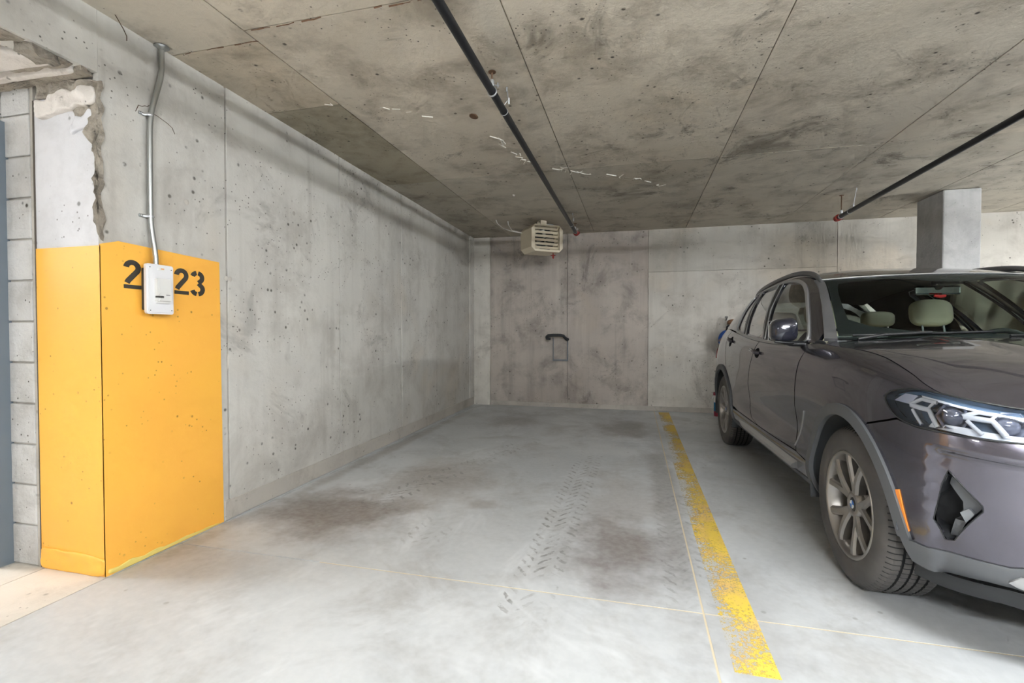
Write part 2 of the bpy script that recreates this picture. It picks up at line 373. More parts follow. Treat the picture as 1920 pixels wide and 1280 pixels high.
def digit(quads, y0, z0, h, wd, parent):
    m = MB()
    for q in quads:
        pts = [(y0 + a * wd, z0 + b * h) for a, b in q]
        vs = [(xw(y) + .0062, y, z) for y, z in pts] + [(xw(y) + .003, y, z) for y, z in pts]
        m.add(vs, [(0,1,2,3), (7,6,5,4), (0,4,5,1), (1,5,6,2), (2,6,7,3), (3,7,4,0)])
    return link('stencil_digit', m.mesh(), parent, M['stencil'])
digit(two(), 1.842, 1.386, .143, .160, ps); digit(two(), 2.116, 1.379, .143, .160, ps); digit(three(), 2.217, 1.377, .143, .172, ps)
# round patch and tie holes
blob('repair_patch', wl, [(xw(2.53), 2.53 + .06 * math.cos(t * .5236), .985 + .105 * math.sin(t * .5236)) for t in range(12)], (1, 0, 0), .0045, .0012, 'kicker', 3, 1, 1.02)
for (y, z) in [(2.47, 1.50), (2.50, 1.50), (2.2, 1.9), (3.1, 2.05), (3.6, 1.0), (4.3, 1.9), (5.2, 1.2)]:
    link('tie_hole', MB().lathe([(.0, .002), (.011, .002), (.016, .0005)], T4(xw(y) + .003, y, z) @ R4('Y', 90), 12).mesh(), wl, M['kicker'])

# concrete block pier left of the wall end
pier = struct('wall_pier', boxme((-3.28, YN + .004, 0), (-2.872, YN + .19, 2.39)), M['mortar'], 'unpainted concrete block pier beside the yellow wall end')
for i in range(12):
    z0 = i * .2036 + .004; z1 = min(z0 + .1945, 2.392)
    o = link('block', boxme((-3.075, YN - .006 - rnd.uniform(0, .002), z0), (-2.885, YN + .1, z1), .004), pier, M['block']); t = rnd.uniform(.93, 1.06); o.color = (t, t, t, 1)
    o = link('block', boxme((-3.28, YN - .006, z0), (-3.084, YN + .1, z1), .004), pier, M['block']); o.color = (t, t, t, 1)
link('joint_gap', boxme((-2.8635, YN - .0052, 0), (-2.8575, YN + .01, 2.30)), pier, M['crackdark'])
link('filler_joint', boxme((-2.883, YN - .003, 0), (-2.862, YN + .05, 2.37)), pier, M['mortar'])
# steel door in its frame at the far left
M['steel_blue'] = paint('blue_grey_door_enamel', srgb(112, 122, 132), .4)
dr = struct('door_1', boxme((-4.02, YN - .02, .005), (-3.10, YN + .02, 2.10)), M['steel_blue'], 'blue grey steel door at the far left')
link('door_frame', MB().box((-3.105, YN - .075, 0), (-3.048, YN + .05, 2.215)).box((-4.08, YN - .075, 0), (-4.02, YN + .05, 2.16)).box((-4.02, YN - .075, 2.10), (-3.105, YN + .05, 2.16)).mesh(), dr, M['steel_blue'])
link('wall_over_door', MB().box((-4.08, YN + .005, 2.16), (-3.28, YN + .18, HC)).box((XA, YN + .005, 0), (-4.08, YN + .18, HC)).mesh(), pier, M['block'])

# beam that carries on over the side aisle, with patched soffit
bz = 2.385
beam = struct('ceiling_beam', MB().prism([(xw(YN), YN - .0005), (-4.2, YN - .0005), (-4.2, YA), (xw(YA) - .10, YA)], bz, HC).mesh(), M['wall'], 'cast concrete beam above the side aisle')
sz = lambda pts: [(x, y, bz) for x, y in pts]
blob('soffit_patch', beam, sz([(-3.3, 1.735), (-2.47, 1.735), (-2.45, 1.68), (-2.86, 1.665), (-3.3, 1.66)]), (0, 0, -1), .020, .012, 'rough', 21, 4)
blob('soffit_patch', beam, sz([(-3.3, 1.668), (-2.86, 1.668), (-2.49, 1.685), (-2.50, 1.655), (-2.86, 1.63), (-3.3, 1.62)]), (0, 0, -1), .030, .004, 'plaster', 22, 4)
blob('soffit_patch', beam, sz([(-2.80, 1.635), (-2.47, 1.66), (-2.47, 1.60), (-2.80, 1.59)]), (0, 0, -1), .012, .013, 'rough', 23, 4)
blob('soffit_patch', beam, sz([(-3.3, 1.60), (-2.86, 1.595), (-2.50, 1.615), (-2.55, 1.56), (-2.62, 1.48), (-2.62, 1.2), (-3.3, 1.2)]), (0, 0, -1), .024, .004, 'plaster', 24, 4)
blob('soffit_patch', beam, sz([(-2.56, 1.57), (-2.47, 1.60), (-2.46, 1.50), (-2.53, 1.47)]), (0, 0, -1), .035, .016, 'rough', 25, 3, .8)
blob('soffit_patch', beam, sz([(-2.60, 1.42), (-2.46, 1.47), (-2.46, .9), (-2.60, .9)]), (0, 0, -1), .010, .010, 'rough', 26, 3)

# back wall with form panels
wb = struct('wall_back', boxme((XA, YB + .015, 0), (XB, YB + .3, HC)), M['wall_back'])
xs = [xw(YB) - .02, -2.24, -1.005, .192, 2.655, 5.1, XB]
for i, (a, b) in enumerate(zip(xs[:-1], xs[1:])):
    t, mt = [(1.12, 'wall'), (.96, 'wall_back'), (1.0, 'wall_back'), (1.03, 'wall'), (1.10, 'wall'), (1.10, 'wall')][i]
    d = (.030, .0, .002, .004, .0, .002)[i]
    zz = [(0, HC)] if i != 3 else [(0, 2.05), (2.053, HC)]
    for (z0, z1) in zz:
        o = link('panel', boxme((a + .002, YB - d, z0), (b - .006, YB + .02, z1), .0015), wb, M[mt]); o.color = (t, t * .985, t * .97, 1)
        if z0 > 1: o.color = (.9, .89, .87, 1)
link('kicker', boxme((-2.24, YB - .010, 0), (XB, YB + .01, .07), .004), wb, M['kicker'])
wr = struct('wall_right', boxme((XB, YA, 0), (XB + .2, YB, HC)), M['wall'])
wf = struct('wall_front', boxme((XA, YA - .2, 0), (XB, YA, HC)), M['wall'])
wo = struct('wall_aisle', boxme((XA - .2, YA, 0), (XA, YB, HC)), M['wall'])

# ceiling: slab with the print of the form sheets
ceil = struct('ceiling', boxme((XA, YA, HC + .01), (XB, YB + .3, HC + .3)), M['ceil'])
cx = [-2.86, -1.905, -.60, .705, 1.935, 3.12, 4.35, 6.8, XB]
for i, (a, b) in enumerate(zip(cx[:-1], cx[1:])):
    cy = [YA, -2.7, -.3, 2.13, 2.85, 4.535, 6.9, YB + .2] if i == 0 else [YA, -2.7, -.35, 2.045, 4.50, 6.93, YB + .2]
    for j, (c, d) in enumerate(zip(cy[:-1], cy[1:])):
        if i == 0 and d > YN: a = -2.86
        t = rnd.uniform(.94, 1.04)
        tn = (t, t * .99, t * .975, 1)
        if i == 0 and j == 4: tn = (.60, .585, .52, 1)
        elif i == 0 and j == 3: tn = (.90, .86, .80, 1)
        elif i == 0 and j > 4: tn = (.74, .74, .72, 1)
        elif j >= (len(cy) - 3): tn = (t * .9, t * .9, t * .89, 1)  # back rows darker: falloff of light put into the tone
        z = HC - rnd.uniform(0, .003)
        o = link('form_print', boxme((a + .003, c + .003, z), (b - .003, d - .003, HC + .02), .0015), ceil, M['ceil']); o.color = tn
o = link('form_print', boxme((XA, YA, HC - .001), (-2.862, YB, HC + .02)), ceil, M['ceil'])
def crackline(name, parent, pts, w, z, mat, seed, jit=.03, skip=.25):
    r = random.Random(seed); m = MB()
    for (p, q) in zip(pts[:-1], pts[1:]):
        n = max(2, int(math.hypot(q[0]-p[0], q[1]-p[1]) / .035)); last = None
        for i in range(n + 1):
            x = p[0] + (q[0]-p[0]) * i / n + r.uniform(-jit, jit) * .6; y = p[1] + (q[1]-p[1]) * i / n + r.uniform(-jit, jit)
            if last and r.random() > skip: m.tube([(last[0], last[1], z), (x, y, z)], w * r.uniform(.4, 1.3), 4, smooth=False)
            last = (x, y)
    return link(name, m.mesh(), parent, M[mat])
for sd, jt in ((1, .05), (2, .08)): crackline('mineral_crack', ceil, [(-1.05, 3.62), (-.95, 4.25), (-.62, 4.52), (-.1, 4.85), (.30, 5.25)], .0035, HC - .003, 'white_salt', sd, jt, .55)
crackline('mineral_crack', ceil, [(-2.0, 2.80), (-1.75, 2.88), (-1.55, 3.05), (-1.35, 3.25)], .0026, HC - .003, 'white_salt', 5, .04, .62)
crackline('rust_seam', ceil, [(-1.9, 2.05), (-1.0, 2.05), (-.6, 2.05)], .004, HC - .002, 'rust', 6, .006, .35)
crackline('rust_seam', ceil, [(-2.44, 2.13), (-1.9, 2.13)], .003, HC - .002, 'rust', 8, .004, .4)
blob('rust_stain', ceil, [(-1.10 + .035 * math.cos(t * .785), 3.24 + .05 * math.sin(t * .785), HC) for t in range(8)], (0, 0, -1), .006, .006, 'rust', 4, 2)
blob('drip_knob', ceil, [(-1.30 + .02 * math.cos(t * .785), 5.20 + .03 * math.sin(t * .785), HC) for t in range(8)], (0, 0, -1), .015, .004, 'plaster', 4, 1)

# concrete column behind the car
col = thing('concrete_column', 'square grey concrete column standing behind the parked car', 'column', (3.33, 6.36, 0))
link('shaft', MB().box((-.17, -.25, 0), (.17, .25, HC - .004), None, .012).mesh(), col, M['column'])
# ------------------------------------------------------------------ lamps (outside the frame, some added as fill)
M['lamp_body'] = paint('lamp_housing', srgb(225, 225, 222), .5)
def emit(name, col, st):
    k = NB(name); k.done((.8, .8, .8, 1), .5); k.bs.inputs['Emission Color'].default_value = col; k.bs.inputs['Emission Strength'].default_value = st; return k.m
for i, (c, hl, ax, st, where) in enumerate(LAMPS):
    t = thing('unseen_strip_lamp', 'white fluorescent strip lamp hung ' + where, 'lamp', c)
    e = (hl, .045, .028) if ax == 'x' else (.045, hl, .028)
    link('diffuser', MB().box((-e[0], -e[1], -e[2]), (e[0], e[1], e[2] - .012), None, .01).mesh(), t, emit('lamp_diffuser', (.93, .97, 1.0, 1), st))
    link('housing', MB().box((-e[0]*.98 if ax == 'x' else -.022, -e[1]*.98 if ax == 'y' else -.022, e[2] - .013), (e[0]*.98 if ax == 'x' else .022, e[1]*.98 if ax == 'y' else .022, e[2] + .02), None, .006).mesh(), t, M['lamp_body'])
    d = hl * .7
    for s in (-1, 1):
        p = (s * d, 0, e[2]) if ax == 'x' else (0, s * d, e[2])
        link('hanger', MB().tube([p, (p[0], p[1], HC - c[2] - .004)], .004, 6).mesh(), t, M['lamp_body'])

# ------------------------------------------------------------------ sprinkler pipes
M['pipe'] = NB('black_steel_pipe').done(srgb(44, 45, 48), .38, .55)
M['zinc'] = NB('zinc_plated_steel').done(srgb(205, 208, 212), .3, .8)
M['galv'] = NB('galvanised_conduit').done(srgb(172, 174, 172), .36, .85)
M['red'] = paint('red_coupling_paint', srgb(158, 52, 46), .45)
M['print'] = paint('pipe_print', srgb(196, 198, 196), .6)
def marks(y0, y1, x, z, r, seed):
    """stamped pipe marking: small raised dashes and letters along the lower left of the pipe"""
    m = MB(); rr = random.Random(seed); y = y0
    while y < y1:
        a = math.radians(205 + rr.uniform(-6, 6)); w = rr.uniform(.003, .008); h = rr.uniform(.10, .28)
        for k in range(2):
            a0 = a + rr.uniform(-.2, .2); a1 = a0 + h * (1 if k else -.6)
            q = [(x + (r + .0004) * math.cos(b), yy, z + (r + .0004) * math.sin(b)) for b, yy in ((a0, y), (a1, y), (a1, y + w * .45), (a0, y + w * .45))]
            m.add(q, [(0, 1, 2, 3)])
        y += w + rr.uniform(.002, .006)
        if rr.random() < .12: y += .03
    return m.mesh('print', False)
def ringpts(x, y, z, r, a0, a1, n=20): return [(x + r * math.cos(math.radians(a0 + (a1-a0)*i/n)), y, z + r * math.sin(math.radians(a0 + (a1-a0)*i/n))) for i in range(n + 1)]
def swivel_hanger(parent, x, y, z, r):
    h = thing('pipe_hanger', parent[0], 'pipe hanger', (0, 0, 0)); h.location = (x, y, z)
    m = MB().tube([(p[0]-x, p[1]-y, p[2]-z) for p in ringpts(x, y, z, r + .004, 100, 420, 24)], .0035, 6, squash=(1, 2.2)); link('ring', m.mesh(), h, M['zinc'])
    link('nut', MB().lathe([(0, .028), (.011, .028), (.013, .034), (.013, .062), (.009, .068), (0, .068)], T4(0, 0, r - .022), 8, smooth=False).mesh(), h, M['zinc'])
    link('side_bolt', MB().tube([(r * .5, 0, r + .012), (r + .022, 0, r + .006)], .005, 6).tube([(r + .012, 0, r - .004), (r + .012, 0, r + .024)], .004, 6).mesh(), h, M['zinc'])
    link('rod', MB().tube([(0, 0, r + .03), (0, 0, HC - z - .003)], .005, 8).mesh(), h, M['rust'])
    link('anchor_plate', MB().lathe([(0, -.004), (.022, -.004), (.022, 0), (0, 0)], T4(0, 0, HC - z - .004), 16, smooth=False).mesh(), h, M['rust'])
    return h
def wire_hanger(label, x, y, z, r, topy, topx=None):
    h = thing('wire_hanger', label, 'pipe hanger', (x, y, z)); tx = (topx if topx is not None else x + r + .015) - x
    link('loop', MB().tube([(p[0]-x, p[1]-y, p[2]-z) for p in ringpts(x, y, z, r + .003, 25, -205, 20)] + [(tx * .8, 0, r + .05)], .002, 6).mesh(), h, M['zinc'])
    link('rod', MB().tube([(tx * .85, 0, r + .03), (tx, topy - y, HC - z - .003)], .0032, 6).mesh(), h, M['zinc'])
    link('turnbuckle', MB().tube([(tx * .85, 0, r + .02), (tx * .88, (topy-y)*.1, r + .055)], .0065, 8).mesh(), h, M['zinc'])
    link('end_sleeve', MB().tube([(tx, topy - y, HC - z - .03), (tx, topy - y, HC - z - .004)], .006, 8).mesh(), h, M['zinc'])
    return h
PX, PZ, PR = -.807, 2.56, .0225
p1 = thing('sprinkler_pipe', 'black steel sprinkler pipe running under the ceiling above the empty stall', 'pipe', (PX, 0, PZ))
link('pipe', MB().tube([(0, -3.0, 0), (0, 6.86, 0)], PR, 20).mesh(), p1, M['pipe'])
link('pipe_marking', marks(1.8, 2.62, 0, 0, PR, 3), p1, M['print'], kind='stuff')
def cap_end(parent, y, r):
    link('red_coupling', MB().lathe([(0, 0), (r + .010, 0), (r + .014, .008), (r + .014, .028), (r + .007, .034), (r + .007, .048), (r + .012, .054), (r + .012, .066), (0, .066)], T4(0, y, 0) @ R4('X', -90), 20).mesh(), parent, M['red'], label='red grooved end coupling')
    link('coupling_bolt', MB().tube([(r + .02, y + .03, -.018), (r + .02, y + .03, .022)], .006, 6).box((-.002, y + .016, -.006), (r + .03, y + .044, .006)).mesh(), parent, M['red'])
cap_end(p1, 6.82, PR)
swivel_hanger(('zinc swivel ring hanger with rusty rod on the pipe above the empty stall',), PX, 2.71, PZ, PR)
swivel_hanger(('zinc ring hanger beside the red end coupling near the heater',), PX, 6.74, PZ, PR)
wire_hanger('thin wire hanger just behind the ring hanger above the empty stall', PX, 2.97, PZ, PR, 2.90)
wire_hanger('thin wire hanger near the pipe end by the heater', PX, 6.30, PZ, PR, 6.15)
QX, QZ = 2.20, 2.445
p2 = thing('sprinkler_pipe', 'black steel sprinkler pipe running under the ceiling above the parked car', 'pipe', (QX, 0, QZ))
link('pipe', MB().tube([(0, -3.0, 0), (0, 6.16, 0)], PR, 20).mesh(), p2, M['pipe'])
cap_end(p2, 6.14, PR)
swivel_hanger(('zinc ring hanger beside the red end coupling above the car',), QX, 6.08, QZ, PR)
wire_hanger('thin wire hanger on the pipe above the parked car', QX, 5.86, QZ, PR, 5.80)
p3_ = thing('sprinkler_main', 'black sprinkler main crossing the aisle behind the camera', 'pipe', (0, -.75, 2.50))
link('pipe', MB().tube([(-2.3, 0, 0), (10.9, 0, 0)], .03, 16).mesh(), p3_, M['pipe'])
for x in (-1.6, 1.6, 4.8): link('hanger', MB().tube([(x, 0, .03), (x, 0, HC - 2.504)], .005, 6).tube([(p[0], 0, p[2]) for p in ringpts(x, 0, 0, .034, 0, 340, 16)], .004, 6).mesh(), p3_, M['zinc'])

# ------------------------------------------------------------------ conduit, thermostat, wires
cd = thing('conduit', 'bent galvanised steel conduit running down the wall to the thermostat', 'conduit', (-2.425, 1.98, 0))
X0, Y0 = -2.425, 1.98
cp = [(-2.425, 2.044, 2.655), (-2.425, 2.044, 2.60), (-2.424, 2.042, 2.55), (-2.423, 2.034, 2.50), (-2.422, 2.018, 2.44), (-2.422, 2.002, 2.385), (-2.422, 1.988, 2.335), (-2.423, 1.978, 2.285), (-2.424, 1.973, 2.22), (-2.425, 1.971, 2.05), (-2.425, 1.970, 1.85), (-2.424, 1.970, 1.74), (-2.420, 1.973, 1.68), (-2.413, 1.978, 1.61), (-2.408, 1.981, 1.55), (-2.408, 1.981, 1.519)]
link('tube', MB().tube([(x - X0, y - Y0, z) for x, y, z in cp], .0125, 16).mesh(), cd, M['galv'])
link('ceiling_flange', MB().lathe([(0, 0), (.034, 0), (.036, .006), (.022, .010), (.016, .022), (0, .022)], T4(0, .064, HC - .003) @ R4('X', 180), 24).mesh(), cd, M['galv'])
for z in (2.285, 1.765):
    y = .0 - .004 if z > 2 else -.010
    link('strap', MB().tube([(-.02, y - .045, z), (-.018, y - .016, z), (.004, y - .0135, z), (.0135, y, z), (.004, y + .0135, z), (-.02, y + .016, z)], .0025, 6, squash=(3.2, 1)).lathe([(0, 0), (.007, 0), (.005, .004), (0, .005)], T4(-.017, y - .034, z) @ R4('Y', 90), 8).mesh(), cd, M['zinc'])
M['ivory'] = paint('white_plastic', srgb(232, 231, 233), .4)
M['ivory2'] = paint('off_white_plastic', srgb(226, 224, 220), .42)
M['slot'] = paint('dark_slot', srgb(60, 58, 54), .7)
M['orange'] = paint('orange_sticker', srgb(226, 148, 70), .5)
th = thing('thermostat_box', 'white thermostat plate mounted over the yellow stencilled wall number', 'thermostat', (-2.45, 1.988, 1.39))
def rrect(y0, y1, z0, z1, r, n=5):
    pts = []
    for (cy, cz, a0) in ((y1-r, z1-r, 0), (y0+r, z1-r, 90), (y0+r, z0+r, 180), (y1-r, z0+r, 270)):
        for i in range(n + 1): a = math.radians(a0 + 90 * i / n); pts.append((cy + r*math.cos(a), cz + r*math.sin(a)))
    return pts
XY = Matrix(((0, 0, 1, 0), (1, 0, 0, 0), (0, 1, 0, 0), (0, 0, 0, 1)))     # prism (y,z) extruded along x
link('mounting_box', MB().prism(rrect(-.056, .056, -.108, .108, .008), .0, .045, XY).mesh(), th, M['slot'])
link('plate', MB().prism(rrect(-.074, .074, -.128, .128, .012), .045, .060, XY).prism(rrect(-.066, .066, -.119, .119, .010), .060, .066, XY).mesh(), th, M['ivory'])
link('thermostat', MB().prism(rrect(-.036, .040, -.062, .055, .004), .066, .085, XY).prism(rrect(-.030, .040, -.072, -.060, .002), .066, .078, XY).mesh(), th, M['ivory2'])
link('cover_flap', MB().prism(rrect(-.024, .038, -.060, -.022, .003), .085, .092, XY).mesh(), th, M['ivory2'])
link('setting_slot', MB().prism(rrect(.006, .028, -.031, -.028, .001), .0915, .0928, XY).mesh(), th, M['slot'])
link('thumb_wheel', MB().lathe([(0, -.004), (.018, -.004), (.018, .004), (0, .004)], T4(.083, -.022, -.040) @ R4('Y', 0), 20).mesh(), th, M['slot'])
link('tab', MB().box((.066, -.016, .098), (.069, .016, .112)).mesh(), th, M['ivory2']); link('sticker', MB().box((.0688, -.002, .1035), (.0698, .015, .1085)).mesh(), th, M['orange'])
for (y, z) in ((-.058, .110), (.058, .106), (-.058, -.110), (.058, -.108)): link('screw', MB().lathe([(0, .0015), (.0025, .001), (.003, 0)], T4(.066, y, z) @ R4('Y', 90), 8).mesh(), th, M['slot'])
M['wire'] = paint('rusty_tie_wire', srgb(82, 62, 46), .8)
for lab, pts in (('short crooked rusty wire sticking out left of the conduit', [(-2.43, 1.976, 2.336), (-2.43, 1.965, 2.325), (-2.425, 1.95, 2.322), (-2.425, 1.935, 2.312), (-2.424, 1.915, 2.31), (-2.43, 1.905, 2.275)]),
                 ('long drooping rusty wire right of the conduit', [(-2.435, 1.992, 2.305), (-2.43, 2.02, 2.30), (-2.43, 2.05, 2.292), (-2.428, 2.075, 2.284), (-2.428, 2.10, 2.272), (-2.43, 2.118, 2.245)])):
    o = link('tie_wire', MB().tube(pts, .0016, 5).mesh(), None, M['wire'], label=lab, category='wire')
o = link('nail', MB().tube([(-2.40, 1.79, HC), (-2.415, 1.84, 2.64), (-2.432, 1.868, 2.625), (-2.428, 1.865, 2.600)], .0022, 5).mesh(), None, M['wire'], label='bent rusty nail hanging from the ceiling edge near the conduit', category='nail')

# ------------------------------------------------------------------ unit heater
M['cream'] = paint('cream_enamel', srgb(226, 214, 190), .42)
M['dark_metal'] = NB('dark_fan_metal').done(srgb(78, 80, 80), .5, .4)
M['alu'] = NB('brushed_aluminium').done(srgb(190, 188, 182), .35, .7)
ht = thing('unit_heater', 'cream unit heater with louvres hung from the ceiling in the back corner', 'heater', (-1.235, 6.50, 2.415), (0, 0, math.radians(38)))
W, Hh, D, c = .235, .178, .34, .055
octo = lambda w, h, c: [(-w+c, -h), (w-c, -h), (w, -h+c), (w, h-c), (w-c, h), (-w+c, h), (-w, h-c), (-w, -h+c)]
XZ = Matrix(((1, 0, 0, 0), (0, 0, -1, 0), (0, 1, 0, 0), (0, 0, 0, 1)))     # prism (x,z), extruded towards -y
body = MB(); o8 = octo(W, Hh, c); i8 = octo(W - .05, Hh - .028, .002)
vs = [(x, -.17, z) for x, z in o8] + [(x, .17, z) for x, z in o8] + [(x, -.17, z) for x, z in i8] + [(x, -.09, z) for x, z in i8]
fs = [(i, (i+1) % 8, (i+1) % 8 + 8, i + 8) for i in range(8)] + [tuple(range(8, 16))] + [(i, (i+1) % 8, (i+1) % 8 + 16, i + 16) for i in range(8)] + [(i+16, (i+1) % 8 + 16, (i+1) % 8 + 24, i + 24) for i in range(8)] + [tuple(range(24, 32))]
link('casing', body.add(vs, fs).mesh(), ht, M['cream'])
link('fan_opening', MB().lathe([(.150, 0), (.145, .006), (0, .004)], T4(0, -.091, -.005) @ R4('X', 90), 32).mesh(), ht, M['dark_metal'])
for i in range(4):
    link('fan_blade', MB().box((-.03, -.13, -.002), (.03, -.02, .002), T4(0, -.098, -.005) @ R4('X', 90) @ R4('Z', i * 90 + 20) @ R4('Y', 25)).mesh(), ht, M['alu'])
for i in range(6):
    z = .130 - i * .051
    link('louvre', MB().box((-W + .052, -.017, -.004), (W - .075, .017, .004), T4(0, -.158, z) @ R4('X', -50)).mesh(), ht, M['cream'])
link('side_rail', MB().box((W - .075, -.172, -Hh + .03), (W - .068, -.12, Hh - .03)).mesh(), ht, M['cream'])
link('bracket', MB().box((-.045, -.06, Hh - .002), (.045, -.052, HC - 2.418)).box((-.045, -.06, HC - 2.424), (.045, .05, HC - 2.418)).box((-.045, .04, Hh - .002), (.045, .05, HC - 2.418)).mesh(), ht, M['cream'])
link('flexible_cable', MB().tube([(.05, -.02, Hh + .03), (.10, -.02, Hh + .045), (.16, -.02, Hh + .04), (.19, -.02, Hh + .02), (.20, -.02, Hh - .004)], .009, 8).tube([(.05, .02, Hh + .02), (.12, .02, Hh + .03), (.17, .02, Hh + .012), (.18, .02, Hh - .004)], .009, 8).mesh(), ht, M['galv'])
link('supply_cable', MB().tube([(-.62, .12, .245), (-.60, .12, .20), (-.52, .12, .145), (-.40, .12, .115), (-.23, .12, .10)], .006, 8).tube([(-.44, .14, .25), (-.43, .14, .20), (-.38, .14, .13), (-.23, .14, .11)], .006, 8).mesh(), ht, M['ivory2'])
link('drain_valve', MB().lathe([(0, 0), (.008, 0), (.008, -.03), (.034, -.032), (.034, -.038), (.010, -.040), (.014, -.062), (.004, -.078), (0, -.078)], T4(.13, -.09, -Hh + .002), 16).mesh(), ht, M['red'], label='small red valve under the casing')

# ------------------------------------------------------------------ folding bicycle rack on the back wall
M['rubber'] = paint('black_foam', srgb(44, 46, 50), .75)
M['grey_steel'] = NB('grey_painted_steel').done(srgb(112, 116, 122), .5, .3)
rk = thing('wall_rack', 'grey folding wall rack with black foam hooks on the back wall', 'wall rack', (-1.115, YB - .002, .72))
fr = MB()
for lo, hi in (((-.118, -.018, 0), (-.104, -.002, .36)), ((.104, -.018, 0), (.122, -.002, .36)), ((-.118, -.020, 0), (.122, -.002, .026))): fr.box(lo, hi, None, .002)
link('frame', fr.mesh(), rk, M['grey_steel'])
link('hook', MB().tube([(.110, -.02, .325), (.098, -.06, .345), (.06, -.12, .392), (.02, -.15, .400), (-.09, -.16, .400), (-.165, -.16, .395), (-.192, -.15, .372)], [.018, .02, .022, .022, .022, .022, .021], 12).mesh(), rk, M['rubber'])
link('hook', MB().tube([(-.192, -.15, .372), (-.19, -.14, .35), (-.13, -.135, .345)], [.021, .022, .018], 12).mesh(), rk, M['rubber'])
link('pivot', MB().lathe([(0, 0), (.024, 0), (.024, .02), (.015, .03), (0, .03)], T4(.112, -.002, .335) @ R4('X', 90), 16).mesh(), rk, M['rubber'])
# items on the back wall behind the car
M['blue'] = paint('blue_nylon', srgb(34, 88, 178), .55); M['brown'] = paint('brown_leather', srgb(148, 108, 78), .6); M['mauve'] = paint('grey_mauve_strap', srgb(140, 126, 128), .6)
hk = thing('wall_hook', 'steel wall hook with pale plate on the back wall beside the car tail', 'hook', (1.255, YB - .005, 1.33))
link('plate', MB().box((-.03, -.012, -.10), (.03, 0, .03), None, .004).mesh(), hk, M['wall']); link('prong', MB().tube([(.0, -.01, .01), (.0, -.06, .015), (0, -.075, .04)], .012, 10).lathe([(0, .02), (.02, .012), (.022, 0), (.016, -.012), (0, -.016)], T4(0, -.07, .045), 12).mesh(), hk, M['galv'])
bg = thing('hanging_bag', 'blue and brown sling bag hanging on the back wall behind the car tail', 'bag', (1.27, YB - .09, 1.06))
def ell(c, r, M_, seg=20, ring=12, pw=1.0):
    m = MB(); vs = []; fs = []
    for i in range(ring + 1):
        t = math.pi * i / ring
        for k in range(seg):
            a = 2 * math.pi * k / seg; f = lambda q: math.copysign(abs(q) ** pw, q)
            vs.append((c[0] + r[0]*f(math.sin(t))*f(math.cos(a)), c[1] + r[1]*f(math.sin(t))*f(math.sin(a)), c[2] + r[2]*f(math.cos(t))))
    for i in range(ring):
        for k in range(seg): fs.append((i*seg+k, i*seg+(k+1) % seg, (i+1)*seg+(k+1) % seg, (i+1)*seg+k))
    return m.add(vs, fs, True).mesh(merge=1e-5)
link('pouch', ell((0, 0, .0), (.125, .075, .14), None), bg, M['blue'])
link('strap_panel', MB().tube([(-.12, -.035, -.02), (-.07, -.065, .03), (.02, -.08, .06), (.10, -.05, .09)], .03, 10, squash=(.4, 1.2)).mesh(), bg, M['mauve'])
link('lower_flap', MB().tube([(-.09, -.06, -.05), (-.02, -.08, -.06), (.06, -.075, -.04)], .035, 10, squash=(.4, 1)).mesh(), bg, M['brown'])
link('buckle', MB().tube([(-.02, -.02, .13), (-.01, -.03, .19), (.03, -.03, .20), (.07, -.02, .15)], .013, 8).tube([(.02, -.02, .14), (.06, -.02, .21)], .012, 8).mesh(), bg, M['pipe'])
link('clip', MB().tube([(.06, -.04, .15), (.09, -.04, .19), (.12, -.03, .17)], .009, 8).mesh(), bg, M['zinc'])
ct = link('round_cap', MB().lathe([(0, 0), (.07, .0), (.085, .02), (.08, .05), (.05, .068), (0, .075)], None, 24).mesh(), None, M['brown'], label='brown round leather cap hung above the blue bag', category='cap'); ct.location = (1.345, YB - .095, 1.275)
# bottle on the floor behind the rear wheel
M['cran'] = paint('crimson_plastic', srgb(150, 40, 66), .4); M['labelblue'] = paint('blue_label', srgb(20, 118, 172), .45)
bt = thing('fluid_bottle', 'tall bottle with crimson cap and blue label on the floor behind the car', 'bottle', (1.125, 7.20, 0))
link('base', MB().lathe([(0, 0), (.046, 0), (.05, .006), (.05, .07), (.048, .072), (0, .072)], None, 24).mesh(), bt, M['cran'])
link('label', MB().lathe([(.049, .07), (.051, .072), (.051, .19), (.049, .192)], None, 24).mesh(), bt, M['labelblue'])
link('bottle', MB().lathe([(0, .07), (.048, .07), (.048, .24), (.054, .246), (.054, .286), (.044, .292), (0, .292)], None, 24).mesh(), bt, M['ivory'])
link('cap', MB().lathe([(0, .29), (.06, .29), (.062, .295), (.062, .325), (.055, .332), (0, .332)], None, 24).mesh(), bt, M['cran'])
link('trigger', MB().tube([(-.05, 0, .27), (-.068, 0, .265), (-.075, 0, .235)], .007, 8).mesh(), bt, M['ivory'])
def spl_weights(t, q):
    """weights (len(q),len(t)) of the natural cubic spline through knots t"""
    t=np.asarray(t,float); q=np.atleast_1d(np.asarray(q,float)); n=len(t)
    h=np.diff(t); A=np.zeros((n,n)); Bm=np.zeros((n,n)); A[0,0]=A[-1,-1]=1
    for i in range(1,n-1):
        A[i,i-1]=h[i-1]; A[i,i]=2*(h[i-1]+h[i]); A[i,i+1]=h[i]
        Bm[i,i-1]=6/h[i-1]; Bm[i,i]=-6/h[i-1]-6/h[i]; Bm[i,i+1]=6/h[i]
    M=np.linalg.solve(A,Bm)
    k=np.clip(np.searchsorted(t,q)-1,0,n-2); hk=h[k]; a=(t[k+1]-q)/hk; b=(q-t[k])/hk
    W=np.zeros((len(q),n)); r=np.arange(len(q))
    W[r,k]+=a; W[r,k+1]+=b
    W+= ((a**3-a)*hk**2/6)[:,None]*M[k] + ((b**3-b)*hk**2/6)[:,None]*M[k+1]
    return W
